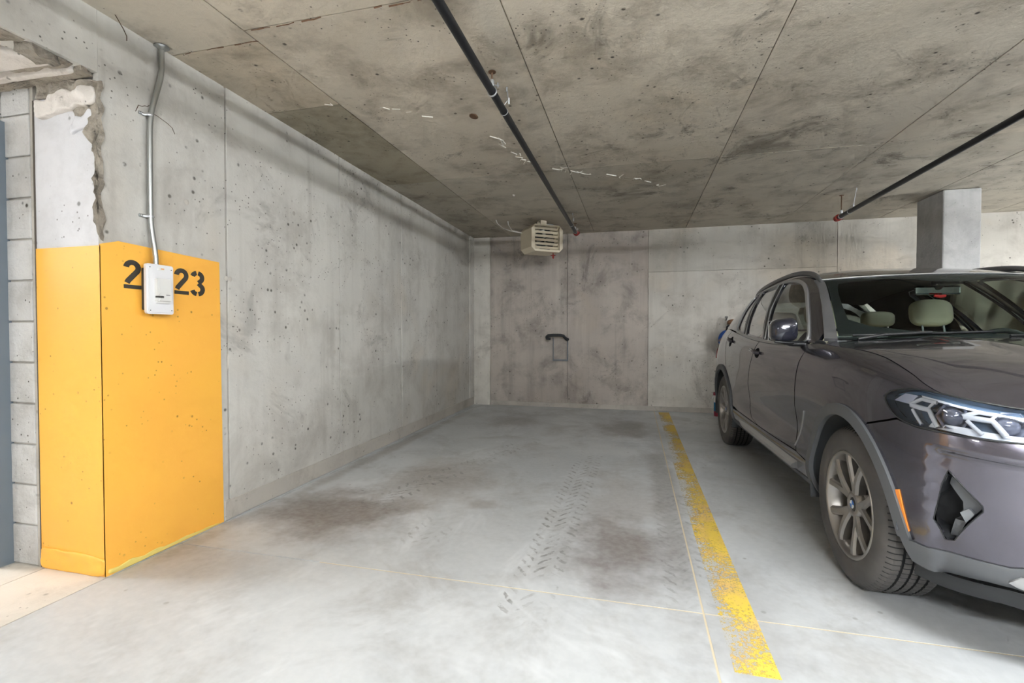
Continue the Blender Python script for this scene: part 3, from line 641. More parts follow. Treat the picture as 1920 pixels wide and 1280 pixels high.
# ---- body shell net: columns round the perimeter, 9 rows from the sill up
COLS=[
 # front centre
 [(.76,0,.22),(.80,0,.31),(.825,0,.43),(.835,0,.56),(.835,0,.69),(.83,0,.79),(.815,0,.87),(.80,0,.915),(.775,0,.945)],
 [(.75,.24,.22),(.79,.24,.31),(.815,.24,.43),(.825,.24,.56),(.825,.24,.69),(.82,.24,.79),(.805,.24,.87),(.787,.24,.915),(.762,.24,.943)],
 [(.72,.46,.22),(.76,.47,.31),(.785,.48,.43),(.80,.48,.56),(.805,.485,.69),(.80,.485,.79),(.78,.485,.87),(.76,.485,.91),(.735,.485,.936)],
 [(.65,.64,.23),(.69,.67,.32),(.715,.69,.44),(.735,.70,.57),(.745,.71,.69),(.745,.71,.79),(.72,.70,.87),(.695,.70,.91),(.672,.70,.935)],
 [(.54,.77,.24),(.585,.805,.33),(.61,.835,.45),(.625,.85,.58),(.635,.855,.70),(.635,.855,.80),(.615,.853,.885),(.60,.845,.94),(.58,.83,.965)],
 [(.38,.85,.255),(.40,.89,.335),(.42,.915,.45),(.43,.925,.58),(.43,.928,.70),(.42,.925,.81),(.405,.915,.92),(.395,.89,.995),(.38,.85,1.03)],
 [(0,.87,.27),(0,.915,.34),(0,.938,.45),(0,.943,.58),(0,.945,.72),(0,.945,.85),(0,.928,.985),(0,.888,1.06),(0,.838,1.092)],
 [(-.5,.87,.28),(-.5,.912,.345),(-.5,.930,.45),(-.5,.918,.58),(-.5,.925,.72),(-.5,.937,.85),(-.5,.932,.98),(-.5,.905,1.065),(-.5,.868,1.105)],
 [(-1.1,.865,.28),(-1.1,.91,.345),(-1.1,.928,.44),(-1.1,.908,.57),(-1.1,.92,.71),(-1.1,.937,.85),(-1.1,.938,.96),(-1.1,.922,1.04),(-1.1,.893,1.09)],
 [(-1.7,.865,.28),(-1.7,.91,.345),(-1.7,.928,.44),(-1.7,.908,.57),(-1.7,.922,.71),(-1.7,.94,.86),(-1.7,.942,.97),(-1.7,.925,1.055),(-1.7,.893,1.105)],
 [(-2.3,.87,.285),(-2.3,.915,.35),(-2.3,.935,.45),(-2.3,.93,.58),(-2.3,.94,.72),(-2.3,.946,.87),(-2.3,.942,.99),(-2.3,.918,1.09),(-2.3,.88,1.145)],
 [(-2.864,.87,.30),(-2.864,.915,.36),(-2.864,.94,.46),(-2.864,.945,.60),(-2.864,.946,.74),(-2.864,.94,.89),(-2.864,.925,1.02),(-2.864,.893,1.13),(-2.864,.85,1.19)],
 [(-3.35,.84,.33),(-3.36,.88,.40),(-3.37,.905,.50),(-3.38,.91,.63),(-3.38,.91,.77),(-3.38,.90,.91),(-3.36,.875,1.04),(-3.34,.84,1.14),(-3.32,.80,1.20)],
 [(-3.65,.68,.36),(-3.67,.73,.43),(-3.70,.76,.53),(-3.70,.77,.66),(-3.69,.77,.80),(-3.66,.755,.93),(-3.62,.735,1.05),(-3.58,.715,1.14),(-3.55,.70,1.20)],
 [(-3.75,.40,.37),(-3.80,.42,.44),(-3.84,.43,.54),(-3.84,.43,.67),(-3.82,.43,.81),(-3.77,.42,.94),(-3.71,.41,1.06),(-3.66,.40,1.15),(-3.63,.40,1.20)],
 [(-3.77,0,.37),(-3.83,0,.44),(-3.87,0,.54),(-3.87,0,.67),(-3.85,0,.81),(-3.80,0,.94),(-3.74,0,1.06),(-3.69,0,1.15),(-3.66,0,1.20)],
]
NET=np.array(COLS); mir=lambda c:c*np.array([1,-1,1])
NETX=np.array([mir(NET[2]),mir(NET[1])]+list(NET)+[mir(NET[-2])])
_d=np.linalg.norm(np.diff(NETX[:,2:8],axis=0),axis=2).mean(1); UT=np.concatenate([[0],np.cumsum(_d)]); UT-=UT[2]
_d=np.linalg.norm(np.diff(NETX,axis=1),axis=2).mean(0); VT=np.concatenate([[0],np.cumsum(_d)])
UMAX=UT[-2]; VMAX=VT[-1]; UC=UT[2:-1]
def S(u,v):
    u=np.atleast_1d(u); v=np.atleast_1d(v)
    return np.einsum('pi,pj,ijk->pk',spl_weights(UT,u),spl_weights(VT,v),NETX)
# ---- roof stations: edge and middle points
EDGE=np.array([(-.47,.825,1.13),(-.69,.764,1.272),(-.93,.70,1.415),(-1.17,.648,1.522),(-1.5,.637,1.585),(-2.1,.622,1.60),(-2.8,.60,1.562),(-3.38,.575,1.475)])
MIDL=np.array([(-.36,0,1.125),(-.60,0,1.305),(-.84,0,1.453),(-1.06,0,1.538),(-1.5,0,1.629),(-2.1,0,1.645),(-2.8,0,1.61),(-3.42,0,1.52)])
_d=np.linalg.norm(np.diff(EDGE,axis=0),axis=1); RT=np.concatenate([[0],np.cumsum(_d)]); RMAX=RT[-1]
def T(r,w):
    r=np.atleast_1d(r); w0=np.atleast_1d(w); w=np.abs(w0)
    W=spl_weights(RT,r); E=W@EDGE; M=W@MIDL
    P=np.empty_like(E); P[:,0]=M[:,0]+(E[:,0]-M[:,0])*w**2; P[:,1]=E[:,1]*w0; P[:,2]=M[:,2]+(E[:,2]-M[:,2])*w**2.3
    return P
# ---- side glass area G(x,t): t runs from the belt line to the roof edge
_us=np.linspace(UC[6]-.2,UC[13],400); _B=S(_us,np.full(400,VMAX)); _B=_B[np.argsort(_B[:,0])]
_E=spl_weights(RT,np.linspace(0,RMAX,300))@EDGE; _E=_E[np.argsort(_E[:,0])]
def G(x,t):
    x=np.atleast_1d(np.asarray(x,float)); t=np.atleast_1d(np.asarray(t,float))
    yb=np.interp(x,_B[:,0],_B[:,1]); zb=np.interp(x,_B[:,0],_B[:,2]); ye=np.interp(x,_E[:,0],_E[:,1]); ze=np.interp(x,_E[:,0],_E[:,2])
    return np.stack([x, yb+(ye-yb)*t+.035*4*t*(1-t)*np.clip((ze-zb)/.4,0,1), zb+(ze-zb)*t],1)
def inv(fn,axes,target,g0,lo,hi,n=60):
    """param (a,b) where fn's coordinates 'axes' equal target, from a coarse search then Newton"""
    a=np.linspace(lo[0],hi[0],n); b=np.linspace(lo[1],hi[1],40); A,Bb=np.meshgrid(a,b); P=fn(A.ravel(),Bb.ravel())[:,axes]
    out=[]
    for tg in np.atleast_2d(target):
        i=np.argmin(((P-tg)**2).sum(1)); p=np.array([A.ravel()[i],Bb.ravel()[i]])
        for _ in range(25):
            e=1e-4; f0=fn(p[:1],p[1:])[0][axes]; fa=fn(p[:1]+e,p[1:])[0][axes]; fb=fn(p[:1],p[1:]+e)[0][axes]
            J=np.stack([(fa-f0)/e,(fb-f0)/e],1)
            st=np.linalg.lstsq(J,tg-f0,rcond=None)[0]; st=np.clip(st,-.1,.1); p=np.clip(p+st,lo,hi)
            if np.abs(st).max()<1e-6: break
        out.append(p)
    return np.array(out)
# ------------------------------------------------------------------ patches trimmed from the body surfaces
def resample(poly, h, closed=True):
    out = []; n = len(poly)
    for i in range(n if closed else n - 1):
        a = np.array(poly[i], float); b = np.array(poly[(i + 1) % n], float); k = max(1, int(math.ceil(np.linalg.norm(b - a) / h)))
        for j in range(k): out.append(a + (b - a) * j / k)
    if not closed: out.append(np.array(poly[-1], float))
    return np.array(out)
def smooth_poly(poly, it=2, keep=()):
    """corner cutting that leaves the listed corners sharp"""
    P = [tuple(p) for p in poly]; K = set(tuple(poly[i]) for i in keep)
    for _ in range(it):
        Q = []; n = len(P)
        for i in range(n):
            a, b, c = P[i - 1], P[i], P[(i + 1) % n]
            if b in K: Q.append(b)
            else: Q += [tuple(.25 * np.array(a) + .75 * np.array(b)), tuple(.75 * np.array(b) + .25 * np.array(c))]
        P = Q
    return P
def inside(pts, poly):
    x, y = pts[:, 0], pts[:, 1]; r = np.zeros(len(pts), bool); n = len(poly); j = n - 1
    for i in range(n):
        xi, yi = poly[i]; xj, yj = poly[j]
        c = ((yi > y) != (yj > y)) & (x < (xj - xi) * (y - yi) / (yj - yi + 1e-15) + xi); r ^= c; j = i
    return r
def edist(pts, poly):
    a = np.asarray(poly); b = np.roll(a, -1, 0); d = b - a; L2 = (d ** 2).sum(1) + 1e-15; out = np.full(len(pts), 9.)
    for i in range(len(a)):
        t = np.clip(((pts - a[i]) @ d[i]) / L2[i], 0, 1); out = np.minimum(out, np.linalg.norm(pts - a[i] - t[:, None] * d[i], axis=1))
    return out
def fnormal(fn, P, e=2e-3):
    a, b = P[:, 0], P[:, 1]
    n = np.cross(fn(a + e, b) - fn(a - e, b), fn(a, b + e) - fn(a, b - e)); return n / (np.linalg.norm(n, axis=1)[:, None] + 1e-12)
def outw(fn, P, ref):
    """normals turned away from the inside reference point"""
    X = fn(P[:, 0], P[:, 1]); N = fnormal(fn, P); s = np.sign(((X - ref) * N).sum(1)); s[s == 0] = 1; return X, N * s[:, None]
CORE = np.array([-1.4, 0, .75])
class Patch:
    """mesh with exact surface normals"""
    def __init__(s): s.v = []; s.n = []; s.f = []
    def add(s, V, N, F):
        k = len(s.v); s.v += [tuple(p) for p in V]; s.n += [tuple(p) for p in N]; s.f += [tuple(int(i) + k for i in f) for f in F]
    def trimmed(s, fn, outer, holes=(), h=.035, off=0.0, skirt=0.0, sides=(1, -1), ref=CORE, gap=0.0):
        po = resample(outer, h); ph = [resample(q, h) for q in holes]
        lo, hi = po.min(0), po.max(0); nx = int((hi[0] - lo[0]) / h) + 2; ny = int((hi[1] - lo[1]) / h) + 2
        gx, gy = np.meshgrid(lo[0] + np.arange(nx) * h, lo[1] + np.arange(ny) * h); gx = gx + (np.arange(ny)[:, None] % 2) * h * .5
        gr = np.stack([gx.ravel(), gy.ravel()], 1); m = inside(gr, po) & (edist(gr, po) > h * .45)
        for q in ph: m &= ~inside(gr, q) & (edist(gr, q) > h * .45)
        pts = [po] + ph + [gr[m]]; ed = []; k = 0
        for q in [po] + ph: n = len(q); ed += [(k + i, k + (i + 1) % n) for i in range(n)]; k += n
        allp = np.concatenate(pts)
        r = delaunay_2d_cdt([Vector(p) for p in allp], ed, [], 0, 1e-7)
        V2 = np.array([(p.x, p.y) for p in r[0]]); F = np.array([f for f in r[2]]); cen = V2[F].mean(1)
        ok = inside(cen, po)
        for q in ph: ok &= ~inside(cen, q)
        F = F[ok]; X, N = outw(fn, V2, ref); X = X + N * off
        a = np.cross(X[F[:, 1]] - X[F[:, 0]], X[F[:, 2]] - X[F[:, 0]]); fl = (a * N[F].mean(1)).sum(1) < 0; F[fl] = F[fl][:, ::-1]
        B = []
        if skirt:
            for q, sg in [(po, 1)] + [(q, -1) for q in ph]:
                Xb, Nb = outw(fn, q, ref); top = Xb + Nb * off; bot = top - Nb * skirt; tg = np.roll(top, -1, 0) - np.roll(top, 1, 0)
                sn = np.cross(tg, Nb); sn /= np.linalg.norm(sn, axis=1)[:, None] + 1e-12
                c = np.cross(q[1] - q[0], np.roll(q, -1, 0)[1] - q[0]) if False else 0
                B.append((top, bot, sn))
        for sd in sides:
            fl = np.array([1, sd, 1])
            s.add(X * fl, N * fl, F if sd > 0 else F[:, ::-1])
            for top, bot, sn in B:
                n = len(top); FF = [(i, (i + 1) % n, (i + 1) % n + n, i + n) for i in range(n)]
                s.add(np.concatenate([top, bot]) * fl, np.concatenate([sn, sn]) * fl, FF if sd < 0 else [f[::-1] for f in FF])
        return s
    def grid(s, P, closed_u=False):
        """P: (nu,nv,3) points, normals by differences"""
        P = np.asarray(P); nu, nv = P.shape[:2]; du = np.gradient(P, axis=0); dv = np.gradient(P, axis=1); N = np.cross(du, dv); N /= np.linalg.norm(N, axis=2)[..., None] + 1e-12
        F = [(i*nv+j, (i+1)*nv+j, (i+1)*nv+j+1, i*nv+j+1) for i in range(nu-1) for j in range(nv-1)]
        s.add(P.reshape(-1, 3), N.reshape(-1, 3), F); return s
    def mesh(s, name):
        me = bpy.data.meshes.new(name); me.from_pydata(s.v, [], s.f); me.polygons.foreach_set('use_smooth', [True] * len(s.f))
        me.normals_split_custom_set_from_vertices([Vector(n) for n in s.n]); me.update(); return me
def sstep(x, a, b): t = np.clip((x - a) / (b - a), 0, 1); return t * t * (3 - 2 * t)
def Sb(u, v):
    """body shell with the sunk insert of the front bumper"""
    u = np.atleast_1d(np.asarray(u, float)); v = np.atleast_1d(np.asarray(v, float)); X = S(u, v)
    d = -.020 * sstep(v, .560, .528) * sstep(u, .985, .945)
    if np.any(d < 0):
        e = 2e-3; N = np.cross(S(u + e, v) - S(u - e, v), S(u, v + e) - S(u, v - e)); N /= np.linalg.norm(N, axis=1)[:, None]
        sg = np.sign(((X - CORE) * N).sum(1))[:, None]; X = X + N * sg * d[:, None]
    return X
GS = .44
def Gs(x, s_): return G(x, np.asarray(s_) / GS)
def Tw(r, w): return T(r, np.asarray(w) / .66)
def gp(pts): return [(x, t * GS) for x, t in pts]
def xz(pts): return [tuple(p) for p in inv(S, [0, 2], np.array(pts), None, (UC[4], 0), (UC[13], VMAX))]
def arch(cx_, r, a0, a1, n=28): return xz([(cx_ + r * math.cos(math.radians(a0 + (a1 - a0) * i / n)), .36 + r * math.sin(math.radians(a0 + (a1 - a0) * i / n))) for i in range(n + 1)])
def inset(poly, d):
    P = np.array(poly, float); n = len(P); area = .5 * np.sum(P[:, 0] * np.roll(P[:, 1], -1) - np.roll(P[:, 0], -1) * P[:, 1]); sg = 1 if area > 0 else -1; Q = []
    for i in range(n):
        a = P[i] - P[i - 1]; b = P[(i + 1) % n] - P[i]; na = np.array([-a[1], a[0]]) / (np.linalg.norm(a) + 1e-12); nb = np.array([-b[1], b[0]]) / (np.linalg.norm(b) + 1e-12)
        m = na + nb; m /= max(np.linalg.norm(m), 1e-9); k = 1 / max(.45, m @ na); Q.append(tuple(P[i] + sg * m * d * k))
    return Q
def onS(fn, pts, off=0.0, ref=CORE):
    P = np.array(pts, float); X, N = outw(fn, P, ref); return X + N * off
def flipy(p): return [(x, -y, z) for x, y, z in p]

# ------------------------------------------------------------------ car materials
M['carpaint'] = NB('dark_grey_metallic_paint').done(srgb(98, 95, 105), .24, .85, Coat_Weight=1.0, Coat_Roughness=.03)
M['clad'] = paint('grey_wheel_arch_plastic', srgb(92, 94, 97), .55)
M['blackp'] = paint('black_plastic', srgb(30, 31, 33), .45)
M['void'] = paint('dark_inner_panel', srgb(20, 20, 22), .8)
M['satin'] = NB('satin_grey_trim').done(srgb(172, 172, 172), .36, .45)
M['rail'] = NB('satin_roof_rail').done(srgb(112, 112, 114), .4, .5)
M['chrome'] = NB('bright_reflector').done(srgb(236, 240, 250), .16, .9)
M['led'] = paint('white_light_guide', srgb(240, 243, 250), .25)
M['tyre'] = NB('tyre_rubber'); _k = M['tyre']; _k.bump(_k.noise(40, 3, .6), .06, .004); M['tyre'] = _k.done(_k.mix(_k.ramp(_k.noise(3, 4, .6), .35, .7), srgb(70, 68, 67), srgb(92, 88, 85)), .7)
M['tread'] = paint('tyre_groove_rubber', srgb(30, 30, 31), .85)
M['alloy'] = NB('grey_alloy').done(srgb(158, 154, 150), .32, .8)
M['disc'] = NB('brake_steel').done(srgb(140, 138, 136), .4, .8)
M['marker'] = paint('amber_reflector', srgb(244, 148, 62), .3)
M['leather'] = paint('beige_leather', srgb(228, 216, 190), .5)
M['dash'] = paint('dark_dashboard', srgb(38, 42, 46), .55)
M['mirrorglass'] = NB('mirror_glass').done(srgb(200, 205, 210), .03, 1.0)
M['redlens'] = paint('red_lens', srgb(150, 16, 22), .2)
M['badgeblue'] = paint('badge_blue', srgb(40, 110, 190), .3); M['badgewhite'] = paint('badge_white', srgb(240, 240, 240), .3)
def glass(name, tint, refl=1.0):
    k = NB(name); fr = k.n('ShaderNodeFresnel'); fr.inputs[0].default_value = 1.5
    tr = k.n('ShaderNodeBsdfTransparent'); tr.inputs[0].default_value = tint; gl = k.n('ShaderNodeBsdfGlossy'); gl.inputs['Roughness'].default_value = .01
    mx = k.n('ShaderNodeMixShader'); k.nt.links.new(k.math('MULTIPLY', fr.outputs[0], refl, clamp=True), mx.inputs[0])
    k.nt.links.new(tr.outputs[0], mx.inputs[1]); k.nt.links.new(gl.outputs[0], mx.inputs[2]); k.nt.links.new(mx.outputs[0], k.out.inputs[0]); k.nt.nodes.remove(k.bs); return k.m
M['glass'] = glass('green_tinted_glass', (.80, .90, .84, 1), 2.0)
M['privacy'] = glass('dark_rear_glass', (.42, .46, .44, 1), 3.2)
M['windscreen'] = glass('windscreen_glass', (.80, .91, .86, 1), .45)
M['bracket'] = paint('duct_plastic', srgb(120, 123, 127), .35)
M['well'] = paint('wheel_liner_felt', srgb(74, 77, 80), .9)
M['mirrorpaint'] = NB('gloss_blue_black').done(srgb(40, 42, 54), .2, .3, Coat_Weight=1.0, Coat_Roughness=.02)
M['lens'] = glass('clear_headlight_lens', (.95, .97, 1.0, 1), 1.2)

# ------------------------------------------------------------------ the car
CAR = thing('parked_car', 'dark grey metallic SUV with beige seats parked nose out in the right stall', 'car',
            (1.864 + .025 * .99976, 2.593 + .025 * .0217, 0), (0, 0, math.atan2(-.99976, .0217)))
def part(name, me, mat, parent=None, **kw): return link(name, me, parent or CAR, M[mat] if isinstance(mat, str) else mat, **kw)
def pair(name, build, mat, **kw):
    """one part on each side of the car, built for +y and mirrored"""
    out = []
    for sd in (-1, 1): out.append(part(name, build(sd), mat, **kw))
    return out
def panel(fn, outer, holes=(), off=0.0, skirt=.012, h=.035, nm='panel', ref=CORE): return lambda sd: Patch().trimmed(fn, outer, holes, h, off, skirt, (sd,), ref).mesh(nm)
def VH(u): return np.interp(u, [0, .45, .71, .784, .871, .93, .97, 1.067, 1.3, 1.80, 2.02], [.815, .811, .811, .816, .809, .794, .797, .812, .818, .818, .833])
VS = .816                                             # hood shut line
HL = [(1.185,.684),(1.15,.712),(1.094,.736),(1.02,.764),(.94,.788),(.871,.804),(.784,.811),(.71,.806),(.60,.806),(.50,.802),(.445,.785),(.45,.70),(.50,.645),(.60,.632),(.733,.630),(.802,.625),(.893,.621),(1.014,.616),(1.096,.624),(1.15,.650)]
INT = [(.922,.459),(.824,.350),(.822,.330),(.905,.196),(.935,.190),(.964,.256),(.941,.393)]
af = arch(0, .445, 195, 62)                           # over the front wheel, rear to front
ff = arch(0, .445, 62, -28, 16)
ar = arch(-2.864, .445, 62, 205, 30)                  # rear wheel, front part to tail
seamB = [(1.291,.552),(1.168,.597),(1.100,.620)]
fender = [(u_, float(VH(u_)) - .0035) for u_ in (.94, .955, .97, 1.0, 1.03, 1.067, 1.12, 1.2, 1.3, 1.5, 1.8, 1.9)] + [(2.02,.8325),(2.065,.8325),(2.145,.713),(2.24,.471),(2.205,.26),(2.185,.205),(2.10,.20),(2.0,.19)] + [p for p in af if p[1] > .16] + [(1.291,.556),(1.168,.601),(1.104,.627),(1.155,.652),(1.191,.684),(1.155,.715),(1.096,.740),(1.02,.768)]
fender = [(u, v) for u, v in fender]
pair('front_fender', panel(Sb, fender), 'carpaint')
bump = [(1.291,.548),(1.168,.593),(1.104,.618),(1.014,.611),(.893,.616),(.802,.620),(.733,.625),(.60,.627),(.50,.640),(.44,.70),(.425,.55),(.37,.445),(.20,.43),(.0,.43),(.0,.345),(.45,.335),(.58,.285),(.665,.195),(.755,.163),(.843,.155),(.96,.147),(1.105,.150)] + [p for p in ff[::-1] if p[1] > .15]
def bumper_me(outer, holes, **kw): return Patch().trimmed(Sb, outer, holes, kw.get('h', .03), kw.get('off', 0), kw.get('skirt', .012)).mesh('bumper')
part('front_bumper', bumper_me(bump, [INT]), 'carpaint')
lowb = [(1.105,.146),(.96,.143),(.843,.151),(.755,.159),(.665,.190),(.62,.165),(.0,.16),(.0,.09),(.70,.09),(.755,.091),(.821,.084),(.929,.062),(1.007,.049),(1.069,.052),(1.085,.092)]
part('lower_bumper', bumper_me(lowb, [], off=.004, skirt=.03), 'clad')
part('skid_plate', bumper_me([(.0,.092),(.70,.098),(.745,.104),(.766,.113),(.735,.140),(.60,.150),(.0,.150)], [], off=.012, skirt=.02), 'satin', label='silver skid plate')
# air dam under the bumper
us = np.linspace(0, 1.06, 40); B0 = S(us, np.interp(us, [0, .755, .93, 1.07], [.095, .095, .068, .056])); B1 = B0 + np.array([-.04, 0, -.02]); B1[:, 1] *= .97; B2 = B1 + np.array([-.03, 0, -.06]); B2[:, 1] *= .99
pp = Patch()
for sd in (1, -1): pp.grid(np.stack([B0, B1, B2], 1) * np.array([1, sd, 1]))
part('air_dam', pp.mesh('air_dam'), 'blackp')
# grille and lower intake
part('grille_backing', bumper_me([(.0,.425),(.43,.43),(.455,.60),(.455,.80),(.0,.815)], [], off=-.035, skirt=0), 'void')
part('intake_backing', bumper_me([(.0,.10),(.66,.12),(.68,.20),(.58,.30),(.45,.35),(.0,.36)], [], off=-.05, skirt=0), 'void')
for sd in (-1, 1):
    kid = smooth_poly([(.035,.475),(.34,.485),(.405,.60),(.395,.745),(.33,.785),(.07,.79),(.035,.74)], 2)
    pts = onS(S, resample(kid, .03), .008) * np.array([1, sd, 1]); kf = part('kidney_frame', MB().tube(list(pts), .013, 8, closed=True).mesh(), 'satin')
    for i in range(8):
        u_ = .075 + i * .041; p = onS(S, [(u_, .48 + (.03 if u_ > .34 else 0)), (u_, .58), (u_, .68), (u_, .785 - (.02 if u_ > .34 else 0))], -.008) * np.array([1, sd, 1])
        part('grille_bar', MB().tube(list(p), .008, 6).mesh(), 'blackp', kf)
for i in range(4):
    v_ = .15 + i * .052; us = np.linspace(-.55 + i * .03, .55 - i * .03, 24); p = onS(S, [(abs(u_), v_) for u_ in us], -.02); p[:, 1] *= np.sign(us)
    part('intake_bar', MB().tube(list(p), .007, 6).mesh(), 'blackp')
# side intakes with their ducts
for sd in (-1, 1):
    du = part('side_intake', Patch().trimmed(Sb, [(.94,.475),(.80,.352),(.80,.325),(.895,.178),(.945,.172),(.982,.25),(.96,.40)], (), .03, -.062, 0, (sd,)).mesh('duct'), 'void')
    wl_ = Patch(); top = onS(Sb, resample(smooth_poly(INT, 1), .02), 0); bot = onS(Sb, resample(smooth_poly(INT, 1), .02), -.066)
    wl_.grid(np.stack([np.vstack([top, top[:1]]), np.vstack([bot, bot[:1]])], 1) * np.array([1, sd, 1])); part('duct_wall', wl_.mesh('duct_wall'), 'blackp', du)
    part('duct_shelf', Patch().trimmed(Sb, [(.921,.450),(.829,.350),(.827,.330),(.864,.272),(.882,.300),(.884,.338),(.932,.398)], (), .015, -.026, .04, (sd,)).mesh('shelf'), 'clad', du)
    part('duct_bracket', Patch().trimmed(Sb, [(.870,.266),(.846,.306),(.862,.322),(.888,.300)], (), .015, -.012, .04, (sd,)).mesh('bracket'), M['bracket'], du)
    part('duct_floor', Patch().trimmed(Sb, [(.904,.200),(.936,.194),(.912,.262),(.874,.262)], (), .015, -.030, .04, (sd,)).mesh('duct_floor'), 'clad', du)
    e = onS(Sb, resample(INT, .02), .001) * np.array([1, sd, 1]); part('intake_edge', MB().tube(list(e), .0022, 5, closed=True).mesh(), 'blackp', du)
pair('side_marker', panel(Sb, [(1.112,.320),(1.094,.326),(1.054,.180),(1.060,.170),(1.074,.166)], off=.004, skirt=.006), 'marker', label='orange side marker reflector')
# doors with pockets for the handles
def ellp(cu, cv, a, b, n=24): return [(cu + a * math.cos(2 * math.pi * i / n), cv + b * math.sin(2 * math.pi * i / n)) for i in range(n)]
H1, H2 = (3.055, .742), (4.065, .757)
fd = [(2.065,.828),(2.16,.713),(2.252,.471),(2.217,.26),(2.197,.212),(2.8,.212),(3.05,.212),(3.25,.237),(3.335,.30),(3.355,.40),(3.355,.49),(3.255,.604),(3.14,.745),(3.13,.828)]
edr = xz([(-2.864 + .50 * math.cos(math.radians(a)), .36 + .50 * math.sin(math.radians(a))) for a in np.linspace(14, 62, 12)])
rd = [(3.142,.828),(3.152,.745),(3.267,.604),(3.367,.49),(3.367,.40),(3.347,.30),(3.262,.237),(3.09,.212),(3.70,.212)] + edr + [(4.245,.66),(4.30,.77),(4.29,.828)]
qt = [(4.302,.828),(4.312,.77),(4.257,.66)] + [(p[0] + .012, p[1]) for p in edr[::-1] if p[1] > .45] + [p for p in ar if p[1] > .13] + [(4.95,.11),(5.2,.06),(UMAX,.05),(UMAX,.834),(5.2,.834),(4.6,.834)]
for nm, poly, hc in (('front_door', fd, H1), ('rear_door', rd, H2)):
    for sd in (-1, 1):
        ck = ellp(hc[0], hc[1], .066, .037)
        d = part(nm, Patch().trimmed(Sb, poly, [ck], .035, 0, .012, (sd,)).mesh(nm), 'carpaint')
        cup = Patch(); rr = [onS(Sb, ellp(hc[0], hc[1], .066 * k, .037 * k), z) for k, z in ((1.02, .0), (.95, -.014), (.75, -.028), (.4, -.034), (.02, -.035))]
        cup.grid(np.stack([np.vstack([q, q[:1]]) for q in rr], 1) * np.array([1, sd, 1])); part('handle_cup', cup.mesh('cup'), 'void', d)
        hb = onS(Sb, [(hc[0] - .085, hc[1] + .004), (hc[0] - .06, hc[1] + .004), (hc[0] + .03, hc[1] + .006), (hc[0] + .11, hc[1] + .010), (hc[0] + .135, hc[1] + .010)], 0); nn = onS(Sb, [(hc[0], hc[1])], 1) - onS(Sb, [(hc[0], hc[1])], 0)
        for q, z in zip(range(5), (.004, .022, .030, .026, .004)): hb[q] += nn[0] * z
        part('handle_bar', MB().tube(list(hb * np.array([1, sd, 1])), [.009, .012, .012, .012, .010], 10, squash=(1.25, .8)).mesh(), 'carpaint', d)
part('rear_body', Patch().trimmed(Sb, qt, (), .045, 0, .012).mesh('rear'), 'carpaint')
pair('tail_light', panel(S, [(4.86,.56),(5.35,.58),(5.40,.66),(5.0,.68),(4.88,.64)], off=.006, skirt=.01), 'redlens')
# lower cladding, sill strips, arches
sill = [p for p in arch(0, .46, 200, 188, 3)][::-1] + [(2.0,.19),(2.10,.196),(2.185,.201),(2.2,.207),(3.05,.207),(3.70,.207)] + [p for p in xz([(-2.38, .46)])] + [(3.93,.10),(3.93,.0),(2.0,.0)]
sill = [(1.985,.0),(1.985,.12),(2.0,.185),(2.10,.195),(2.19,.207),(3.05,.207),(3.70,.207),(3.89,.20),(3.92,.10),(3.93,.0)]
pair('sill_cladding', panel(S, sill, off=.002, skirt=.03), 'carpaint')
pair('lower_sill', panel(S, [(1.97,.0),(1.97,.075),(2.25,.062),(3.6,.062),(3.95,.09),(3.95,.0)], off=.006, skirt=.02), 'clad')
def bar_yz(x0, x1, x2=None):
    def b(sd):
        m = MB(); sec = [(.905,.398),(.928,.396),(.953,.378),(.956,.362),(.945,.347),(.905,.340)]; st = np.linspace(x0, x1, 12); vs = []
        for q, x in enumerate(st):
            k = 1.0 if x2 is None else 1 - .75 * (q / 11) ** 1.5
            vs += [(x + (z - .37) * .8 * (1 if q == 0 else 0), (.905 + (y - .905) * k) * sd, .385 + (z - .385) * k) for y, z in sec]
        n = len(sec); m.add(vs, [(i*n+j, i*n+(j+1) % n, (i+1)*n+(j+1) % n, (i+1)*n+j) for i in range(11) for j in range(n)]); m.add(vs[:n], [tuple(range(n))]); m.add(vs[-n:], [tuple(range(n))]); return m.mesh()
    return b
pair('sill_strip', bar_yz(-.655, -1.865), 'satin', label='satin silver sill strip')
pair('sill_strip_end', bar_yz(-1.870, -2.20, 1), 'satin')
def ring(cx_, r0, r1, a0, a1, off):
    def b(sd):
        o = arch(cx_, r1, a0, a1, 44); i = arch(cx_, r0, a1, a0, 44); return Patch().trimmed(S, o + i, (), .03, off, .022, (sd,)).mesh('arch')
    return b
pair('front_arch_trim', ring(0, .418, .472, 4, 204, .012), 'clad')
pair('rear_arch_trim', ring(-2.864, .418, .472, -22, 202, .012), 'clad')
vt = [(2.080,.462),(2.212,.240)]
pair('air_breather', panel(S, [(2.074,.464),(2.084,.462),(2.150,.352),(2.214,.238),(2.206,.236),(2.140,.348)], off=.005, skirt=.008, h=.02), 'satin')
# dark inner shell seen through the gaps
ho = [(-.0, .10), (.75,.10), (1.03,.07)] + [p for p in arch(0, .445, 4, 205, 30)] + [(2.0,.0),(3.93,.0)] + [p for p in arch(-2.864, .445, -22, 205, 30)] + [(4.95,.02),(UMAX,.02),(UMAX,.815),(4.4,.822),(3.0,.822),(2.1,.818),(2.0,.80),(1.0,.795),(.9,.79),(.5,.79),(.0,.80)]
inner = Patch(); INh = inset(INT, -.02); HLh = inset(HL, .002)
inner.trimmed(S, ho, [INh, HLh], .07, -.034, 0); part('inner_panel', inner.mesh('inner'), 'void')
